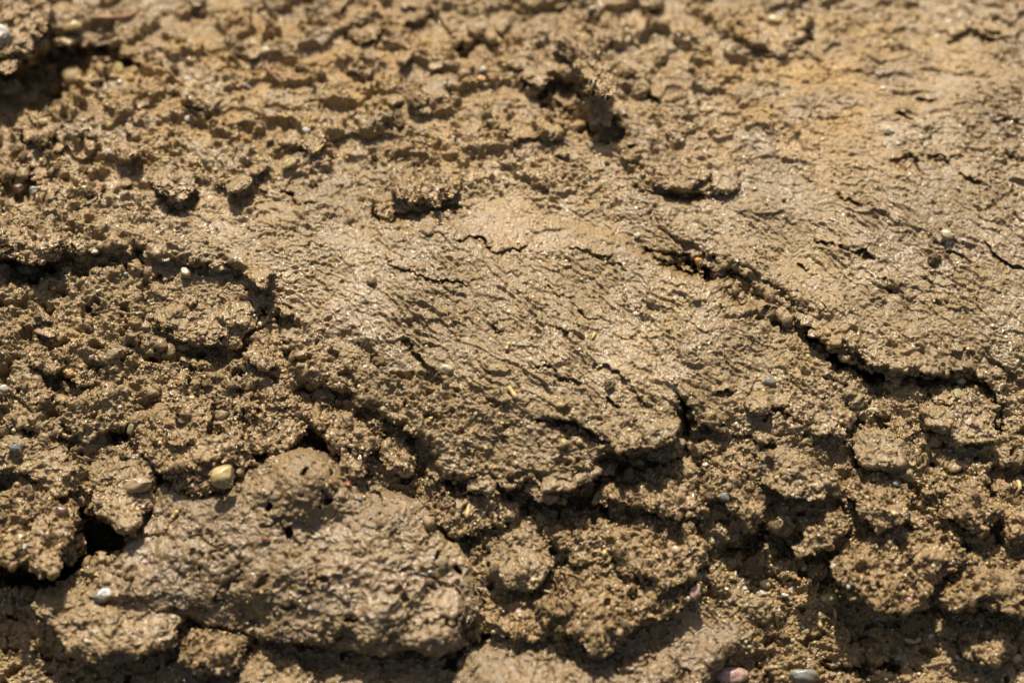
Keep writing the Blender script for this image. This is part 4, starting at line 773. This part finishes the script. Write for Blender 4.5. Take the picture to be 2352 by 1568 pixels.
PEB = [
 (520, 1090, 31, 26, -20, 'Y', 'largest pebble, cream yellow, wedged under the crumbly clod above the slab'), (322, 1112, 34, 17, -15, 'T', 'angular tan stone set in the dark clod left of the slab'),
 (240, 1366, 24, 15, -15, 'G', 'pale grey chipped stone on the left tip of the slab'), (1026, 849, 15, 13, 10, 'C', 'cream pebble with its own shadow, middle of the central mound'),
 (1217, 827, 7, 7, 0, 'C', 'small cream pebble right of the upright seed'), (1287, 930, 10, 7, 0, 'Y', 'yellow pebble on the central lip above the dark notch'), (1464, 542, 9, 8, 0, 'C', 'cream pebble at the upper end of the seam'),
 (854, 642, 12, 12, 0, 'T', 'mud coated round pebble on the upper left of the central mound'), (1294, 1019, 12, 12, 0, 'Y', 'yellow green pebble in the shade of the dark notch'), (1334, 989, 7, 7, 0, 'Y', None), (1331, 1015, 8, 8, 0, 'Y', None),
 (1496, 689, 11, 10, 0, 'T', 'round tan pebble below the seam on the central mound'), (1605, 602, 13, 10, 50, 'A', 'amber stone lying in the seam'), (1881, 797, 11, 6, 0, 'Y', 'yellow pebble in the crack under the right hand mass'),
 (2176, 540, 17, 13, 20, 'C', 'wide pale yellow stone pressed into the right hand mud'), (2180, 558, 8, 9, 0, 'C', None), (2005, 942, 13, 7, 5, 'C', 'long cream pebble below the right hand overhang'), (2315, 625, 6, 6, 0, 'A', None),
 (1901, 765, 9, 8, 0, 'A', 'amber pebble on the rim of the right hand mass'), (1768, 875, 15, 11, 20, 'G', 'smooth grey pebble on the lower right of the central mound'), (1905, 949, 8, 5, 0, 'S', None), (1841, 992, 8, 6, 0, 'C', None), (1740, 1032, 6, 9, 0, 'C', None),
 (2105, 1009, 5, 8, 0, 'C', None), (2205, 1032, 16, 10, 20, 'O', 'glossy olive pebble in shade near the right edge'), (1600, 687, 10, 8, 0, 'T', 'tan pebble on the mound just below the seam pit'), (1768, 685, 13, 13, 0, 'B', 'reddish brown pebble inside the seam pit'),
 (427, 628, 11, 15, -30, 'T', 'long dull tan pebble above the smooth left lobe'), (593, 572, 8, 7, 0, 'C', 'round cream pebble on the upper left ridge'), (425, 564, 5, 7, 30, 'C', None), (182, 735, 8, 7, 0, 'Y', None), (138, 774, 8, 10, 0, 'Y', 'pale yellow stone on a crumb of the left slope'),
 (113, 710, 7, 7, 0, 'A', None), (192, 769, 6, 5, 0, 'Y', None), (163, 859, 10, 7, 0, 'A', 'amber pebble beside the dark gap of the left slope'), (10, 892, 12, 9, 0, 'W', 'white stone on the left edge'), (600, 745, 9, 8, 0, 'C', 'cream pebble at the right end of the smooth lobe'),
 (567, 759, 12, 4, -30, 'T', None), (430, 829, 9, 5, 35, 'C', None), (325, 829, 6, 5, 0, 'C', None), (302, 985, 9, 15, 15, 'O', 'olive stone between two clods on the left'), (517, 1002, 9, 6, 0, 'O', 'pale greenish chip inside the clod with the black hole'),
 (35, 1029, 12, 10, 0, 'S', 'blue grey pebble on the left edge clod'), (13, 610, 6, 6, 0, 'A', None), (157, 895, 9, 8, 0, 'O', None), (743, 912, 8, 4, -10, 'C', None), (683, 949, 7, 6, 0, 'R', 'dark red pebble on the right end of a crumbly clod'), (32, 989, 7, 6, 0, 'T', None), (773, 712, 9, 6, -30, 'T', None),
 (208, 1172, 15, 13, 0, 'B', 'dark brown pebble at the top of the black hole'), (143, 1174, 15, 14, 0, 'B', 'reddish brown pebble on the grainy left edge clod'), (57, 1256, 6, 8, 0, 'W', 'small white pebble on the grainy left edge clod'), (15, 1239, 7, 6, 0, 'Y', None), (192, 1247, 9, 7, 0, 'Y', 'yellow pebble pair member jutting over the black hole'), (178, 1236, 6, 5, 0, 'T', None),
 (437, 1217, 9, 9, 0, 'T', 'tan pebble on the upper part of the slab'), (612, 1238, 14, 6, 10, 'R', 'flat reddish brown pebble on the slab'), (203, 1474, 11, 7, 20, 'C', 'cream chip on the lowest left clod'), (313, 1191, 6, 6, 0, 'C', None), (398, 1417, 8, 6, 0, 'C', 'pale chip in the dark tear of the slab'),
 (182, 1327, 8, 7, 0, 'T', None), (447, 1120, 12, 11, 0, 'B', 'dark glossy pebble left of the largest cream yellow pebble'), (333, 1291, 9, 6, 0, 'P', None), (947, 1054, 9, 6, -30, 'Y', 'yellow pebble on the small dark studded clod'), (955, 1045, 5, 5, 0, 'Y', None), (1149, 1094, 6, 4, 0, 'Y', None), (1186, 1064, 6, 7, 0, 'C', None),
 (1077, 1244, 5, 6, 0, 'Y', None), (1134, 1451, 7, 5, 0, 'Y', None), (1192, 1407, 10, 9, 0, 'P', 'pinkish pebble on the clod under the round mud ball'), (922, 1437, 7, 15, 35, 'T', 'long tan stone half buried in the lower slab'), (894, 1354, 10, 9, 0, 'T', 'tan pebble on the right part of the slab'), (991, 1424, 5, 5, 0, 'Y', None),
 (1419, 1246, 5, 6, 0, 'C', None), (1552, 1264, 10, 12, 0, 'C', 'knobbly cream pebble on the sandy clod'), (1241, 1331, 8, 9, 0, 'T', None), (1214, 1201, 6, 5, 0, 'C', None), (1596, 1361, 12, 17, 20, 'P', 'pink and white pebble at the end of the wide sandy slab'), (1598, 1325, 17, 11, -20, 'T', 'smooth tan pebble above the pink one'), (1581, 1375, 9, 8, 0, 'C', None),
 (1905, 1371, 20, 16, 15, 'Y', 'bright yellow stone in the lower right pit'), (1756, 1341, 12, 10, 30, 'C', 'cream stone in the lower right pit'), (1750, 1362, 10, 7, 20, 'W', 'white stone just under the cream one in the pit'), (1803, 1366, 9, 6, 20, 'W', 'long white pebble between the cream and bright yellow stones'), (1820, 1349, 7, 4, 0, 'C', None), (1818, 1384, 8, 5, 0, 'S', None),
 (1665, 1141, 13, 11, 0, 'G', 'grey quartz pebble on the drooping dark clod'), (1620, 1067, 7, 6, 0, 'C', None), (1738, 1284, 8, 9, 0, 'Y', None), (1660, 1301, 7, 5, 0, 'Y', None), (1915, 1301, 9, 7, 20, 'W', 'white pebble on the left rim of the big hanging clod'), (1906, 1257, 11, 8, 0, 'A', 'amber pebble in the shadow beside the big hanging clod'), (2130, 1152, 9, 6, 30, 'Y', None),
 (1678, 1550, 38, 22, -5, 'P', 'big tan pink stone cut by the bottom edge'), (1845, 1550, 34, 20, 0, 'G', 'flat pale stone at the bottom edge'), (1775, 1532, 15, 7, -10, 'T', 'small tan stone between the two big bottom stones'), (2271, 1454, 9, 7, 0, 'Y', None), (2335, 1511, 14, 12, 0, 'C', 'pale round stone in the lower right corner'), (1648, 1244, 7, 12, 0, 'W', 'whitish stone in deep shade under the drooping clod'), (2089, 1377, 7, 7, 0, 'P', None),
 (167, 63, 24, 15, -10, 'Y', 'blurred yellow brown pebble in the upper left hollow'), (273, 165, 13, 22, 0, 'Y', 'tall yellow stone on the upper left orange soil'), (275, 190, 7, 8, 0, 'C', None), (437, 98, 9, 8, 0, 'C', None), (610, 117, 11, 10, 0, 'C', None), (250, 287, 8, 9, 0, 'Y', None), (247, 350, 9, 9, 0, 'W', 'round white pebble on the orange soil'), (703, 300, 10, 10, 0, 'W', 'white pebble on the far left of the central ridge'),
 (433, 273, 10, 7, 0, 'W', None), (393, 207, 12, 12, 0, 'T', None), (20, 210, 16, 10, 0, 'O', 'olive pebble in the dark upper left shade'), (3, 85, 26, 32, 10, 'W', 'glossy white stone on the top left corner clod'), (100, 280, 15, 9, 10, 'Y', 'yellow pebble on the blurred upper left clod'), (43, 433, 14, 11, 0, 'B', 'brown round pebble left of the grey brown one'), (80, 440, 15, 13, 0, 'G', 'grey brown round pebble by the rough left clod'),
 (665, 377, 22, 12, -35, 'Y', 'yellow tan flat stone on the far left ridge'), (570, 200, 22, 6, 40, 'G', 'thin grey shard in the orange soil'), (193, 433, 11, 7, 0, 'Y', None), (857, 47, 9, 11, 0, 'C', None), (1109, 160, 9, 8, 0, 'W', 'white pebble in the far middle'), (1104, 182, 13, 9, 0, 'A', 'orange stone under the far white pebble'), (1124, 277, 8, 15, -35, 'C', 'cream shard in front of the leaning clod'),
 (1361, 20, 8, 6, 0, 'W', None), (974, 237, 9, 8, 0, 'Y', None), (1494, 113, 9, 9, 0, 'Y', None), (1321, 363, 10, 9, 0, 'C', None), (1778, 50, 20, 14, 0, 'Y', 'large blurred yellow stone on the far lump'), (2045, 103, 10, 13, 0, 'Y', 'yellow pebble on the far right orange soil'), (1808, 197, 8, 7, 0, 'Y', None), (2028, 203, 7, 6, 0, 'C', None), (1628, 205, 8, 8, 0, 'Y', None),
 (1628, 253, 12, 8, -20, 'Y', None), (1708, 320, 10, 8, 0, 'C', None), (1828, 347, 7, 6, 0, 'C', None), (2041, 302, 13, 10, 0, 'C', None), (1721, 287, 9, 7, 0, 'T', None), (1670, 300, 6, 5, 0, 'Y', None), (1800, 305, 7, 6, 0, 'Y', None), (991, 685, 7, 5, 0, 'C', None), (874, 779, 5, 8, -20, 'C', None), (1124, 865, 6, 5, 0, 'T', None), (1434, 930, 6, 6, 0, 'C', None), (1364, 769, 5, 8, 30, 'Y', None), (927, 745, 7, 4, 20, 'Y', None),
 (1181, 789, 6, 6, 0, 'C', None), (2195, 20, 12, 5, 0, 'Y', None), (1691, 1090, 5, 5, 0, 'A', None), (1803, 1095, 9, 6, -30, 'O', None), (1890, 1092, 5, 5, 0, 'C', None), (2060, 1110, 9, 7, 0, 'S', None), (2218, 1095, 6, 6, 0, 'A', None), (2290, 1160, 5, 9, 30, 'Y', None), (2144, 1300, 6, 6, 0, 'C', None), (1700, 1390, 5, 5, 0, 'Y', None), (1822, 1470, 6, 6, 0, 'Y', None), (2063, 1511, 10, 8, 0, 'G', None), (2140, 1460, 8, 9, 0, 'W', None),
]
for a_ in PEB: pebble(*a_)
pr = random.Random(12)
n_ = 0
while n_ < 110:                                          # the lesser pebbles
    u_ = pr.uniform(10, 2340); v_ = pr.uniform(10, 1560)
    s_ = float(samp(SM, np.array([u_], f32), np.array([v_], f32))[0])
    if pr.random() < s_ * .75: continue
    k_ = pr.choice('YYCCTTAGWBOR'); r_ = pr.uniform(3.6, 6.5)
    pebble(u_, v_, r_, r_ * pr.uniform(.6, 1), pr.uniform(0, 180), k_, None, .3); n_ += 1

for k_ in range(46):                                     # sandy floor of the pit
    u_ = pr.gauss(1790, 90); v_ = pr.gauss(1375, 55)
    if not (1630 < u_ < 2100 and 1270 < v_ < 1540): continue
    r_ = pr.uniform(3.2, 7); pebble(u_, v_, r_, r_ * pr.uniform(.6, 1), pr.uniform(0, 180), pr.choice('YYCCYTAW'), None, .3)

# ------------------------------------------------------------------ straw, seeds, roots, shell
def strand(name, pts, r, mat, label, cat, lift=.8, ribs=0, flat=1.0):
    """a tapered tube through frame points laid on the surface"""
    P = np.array([surf(u, v) - F * (r * lift * PX) for u, v in pts])
    n = 26; ts = np.linspace(0, len(P) - 1, n)
    Q = np.stack([np.interp(ts, np.arange(len(P)), P[:, k]) for k in range(3)], 1)
    for _ in range(3): Q[1:-1] = (Q[:-2] + 2 * Q[1:-1] + Q[2:]) / 4
    T = np.gradient(Q, axis=0); T /= np.linalg.norm(T, axis=1)[:, None]
    A = np.cross(T, -F); A /= np.linalg.norm(A, axis=1)[:, None]; B = np.cross(T, A)
    m = 10; V = []
    for i in range(n):
        s = i / (n - 1); rr = r * PX * max(.02, (1 - abs(2 * s - 1) ** 6)) * (.85 + .15 * math.sin(s * 9 + r)) * (1 + (ribs and .12 * math.cos(s * ribs * 6.283)))
        for j in range(m):
            a = j / m * 6.2832; V.append(Q[i] + A[i] * math.cos(a) * rr + B[i] * math.sin(a) * rr * flat)
    ii = np.arange(n * m).reshape(n, m); jj = np.roll(ii, -1, 1)
    Fq = np.stack([ii[:-1], jj[:-1], jj[1:], ii[1:]], -1).reshape(-1, 4)
    V = np.array(V); base = Q[n // 2] + F * r * PX
    o = make_mesh(name, V, Fq, mat, None, base); tag(o, label, cat); return o
strand('straw', [(1078, 1152), (1072, 1190)], 7, M_STRAW, 'short golden straw standing in the crumbly band under the tongue', 'straw', 1.2)
strand('straw', [(1166, 886), (1190, 918)], 7, M_STRAW, 'thick pale straw lying on the lower central mound', 'straw', .9)
strand('seed', [(1170, 785), (1162, 805)], 6, M_STRAW, 'upright golden seed in the middle of the central mound', 'seed', 1.0)
strand('seed', [(1367, 762), (1360, 778)], 4, M_STRAW, 'tiny pale seed right of the upright golden seed', 'seed', 1.0)
strand('straw', [(410, 1170), (394, 1192)], 6, M_STRAW, 'short straw chip on the top left of the slab', 'straw', .9)
strand('straw', [(1382, 1455), (1386, 1484)], 3, M_STRAW, 'thin straw poking from the underside of the wide sandy slab', 'straw', 1.6)
strand('straw', [(1782, 1405), (1786, 1440)], 4, M_STRAW, 'blurred straw lying in the lower right pit', 'straw', 1)
strand('straw', [(1917, 1395), (1920, 1430)], 4, M_STRAW, 'short straw under the bright yellow stone', 'straw', 1)
strand('straw', [(2335, 1090), (2342, 1120), (2330, 1145)], 6, M_STRAW, 'pale bent straw on the right edge clod', 'straw', 1)
strand('straw', [(745, 330), (730, 345), (705, 362)], 3.5, M_STRAW, 'long blurred yellow straw on the far left ridge', 'straw', .9)
strand('straw', [(2075, 1466), (2100, 1474), (2115, 1464)], 6, M_STRAW, 'curved yellow straw in the lower right pit', 'straw', 1)
strand('seed', [(2192, 1506), (2216, 1518)], 5, MS['W'], 'slim white seed near the lower right corner', 'seed', 1)
strand('root', [(1200, 1236), (1222, 1246), (1245, 1260)], 3, M_ROOT, 'reddish root fibre across the round mud ball', 'root', .9)
strand('root', [(900, 665), (930, 655), (960, 668), (985, 690)], 1.3, M_ROOT, 'hair thin root curling on the upper central mound', 'root', 1.2)
strand('root', [(185, 470 + 850), (182, 1300), (190, 1275)], 1.5, M_ROOT, 'hair thin root hanging in the black hole', 'root', 2)
strand('root', [(200, 40), (250, 42), (300, 38), (330, 15)], 6, M_ROOT, 'pale blurred root along the top left edge', 'root', .9)
strand('root', [(610, 135), (615, 160), (640, 185), (665, 190)], 5, M_ROOT, 'curved blurred root in the far left soil', 'root', .9)
strand('root', [(540, 1405), (556, 1424), (566, 1452)], 1.4, M_ROOT, 'fine root over the dark tear of the slab', 'root', 1.5)
strand('snail_shell', [(2208, 868), (2204, 890), (2195, 912)], 14, stone_material('shell', srgb(168, 156, 116), .25, .2), 'ribbed pale shell under the right hand overhang', 'shell', .5, ribs=6, flat=.6)

fr = random.Random(31)
for k_ in range(16):
    u_, v_ = fr.uniform(100, 2250), fr.uniform(420, 1500); a_ = fr.uniform(0, 3.1); l_ = fr.uniform(22, 55)
    pts_ = [(u_ + l_ * q * math.cos(a_) + fr.uniform(-6, 6), v_ + l_ * q * math.sin(a_) + fr.uniform(-6, 6)) for q in (-.5, -.15, .2, .5)]
    o = strand('root', pts_, fr.uniform(.7, 1.3), fr.choice([M_ROOT, M_STRAW]), where('hair thin root fibre', u_, v_), 'root', 1.3)
    o['group'] = 'hair thin root fibres ' + zone(u_, v_)

# ------------------------------------------------------------------ loose crumbs of mud (countable ones) and grit (uncountable)
protos = []
for k_ in range(7):
    S, Fq = sphere(20)
    r = np.random.RandomState(40 + k_); S = S * r.uniform(.7, 1.15, 3)
    B = (S * 1.0 + 9 * k_).astype(f32)
    D = .30 * fbm3(B * 1.3, 60 + k_, 3) + .34 * caps3(B * 2.1, 70 + k_) + .14 * caps3(B * 5, 80 + k_) - .2
    V = S * (1 + D)[:, None]
    o = make_mesh('mud_crumb', V, Fq, M_CRUMB, {'dry': np.full(len(V), .15)})
    protos.append(o)
n_ = 0; cr_r = random.Random(5)
GRP = {'in the blurred far mud': 'loose mud crumb in the blurred far mud'}
while n_ < 150:
    u_ = cr_r.uniform(5, 2345); v_ = cr_r.uniform(5, 1560)
    s_ = float(samp(SM, np.array([u_], f32), np.array([v_], f32))[0]); g_ = float(samp(GR, np.array([u_], f32), np.array([v_], f32))[0])
    if cr_r.random() < .3 + s_ * .68 - g_ * .3: continue
    if 300 < u_ < 1100 and v_ > 1120 or math.hypot(u_ - 507, v_ - 962) < 40: continue
    r_ = cr_r.uniform(5, 13) * (1 if cr_r.random() < .8 else 1.4)
    o = protos[n_] if n_ < len(protos) else protos[n_ % len(protos)].copy()
    if n_ >= len(protos): COL.objects.link(o)
    p = surf(u_, v_) - F * (r_ * .35 * PX)
    o.location = p; o.scale = (r_ * PX,) * 3; o.rotation_euler = (cr_r.uniform(0, 6), cr_r.uniform(0, 6), cr_r.uniform(0, 6))
    z_ = zone(u_, v_)
    tag(o, where(('tiny ' if r_ < 8 else 'small ') + 'mud crumb', u_, v_), 'crumb', 'loose mud crumbs ' + z_); n_ += 1

P_ = np.concatenate([s[0] for s in SAMPLES]); N_ = np.concatenate([s[1] for s in SAMPLES])
octv = np.array([[1, 0, 0], [-1, 0, 0], [0, 1, 0], [0, -1, 0], [0, 0, 1], [0, 0, -1]], float)
# a small rounded grain: cube-sphere with two cells per side
gS, gF = cube_sphere(2)
ng = len(P_)
rs = np.random.RandomState(17)
size_ = (rs.gamma(2.4, .6, ng) + .8) * PX
rad = size_[:, None] * rs.uniform(.6, 1.2, (ng, 3))
Vv = gS[None] * rad[:, None, :]
Vv = Vv * (1 + rs.uniform(-.16, .16, (ng, len(gS), 1)))
ax_ = rs.uniform(0, 6.28, ng); ca, sa = np.cos(ax_), np.sin(ax_)
Vv = np.stack([Vv[..., 0] * ca[:, None] - Vv[..., 1] * sa[:, None], Vv[..., 0] * sa[:, None] + Vv[..., 1] * ca[:, None], Vv[..., 2]], -1)
Vv = Vv + (P_ + N_ * size_[:, None] * .25)[:, None, :]
Fv = gF[None] + (np.arange(ng) * len(gS))[:, None, None]
tone = np.repeat(rs.rand(ng), len(gS))
mgm = bpy.data.materials.new('sand_grains'); mgm.use_nodes = True
t = mgm.node_tree; at = t.nodes.new('ShaderNodeAttribute'); at.attribute_name = 'tone'
rp = t.nodes.new('ShaderNodeValToRGB'); rp.color_ramp.interpolation = 'CONSTANT'
cols = [(0, srgb(128, 106, 72)), (.34, srgb(140, 114, 74)), (.56, srgb(104, 84, 58)), (.66, srgb(170, 142, 86)), (.82, srgb(190, 166, 114)), (.92, srgb(98, 94, 86)), (.95, srgb(122, 76, 54)), (.975, srgb(196, 184, 156))]
e = rp.color_ramp.elements
while len(e) < len(cols): e.new(.5)
for k_, (p_, c_) in enumerate(cols): e[k_].position = p_; e[k_].color = c_
t.links.new(at.outputs['Fac'], rp.inputs[0]); t.links.new(rp.outputs[0], t.nodes['Principled BSDF'].inputs['Base Color'])
t.nodes['Principled BSDF'].inputs['Roughness'].default_value = .3
g_ = make_mesh('sand_grains', Vv.reshape(-1, 3), Fv.reshape(-1, 4), mgm, {'tone': tone})
tag(g_, 'coarse sand grains scattered all through the wet mud', 'sand', None, 'stuff')
print('VERTS', sum(len(o.data.vertices) for o in sc.objects if o.type == 'MESH'), 'grains', ng)
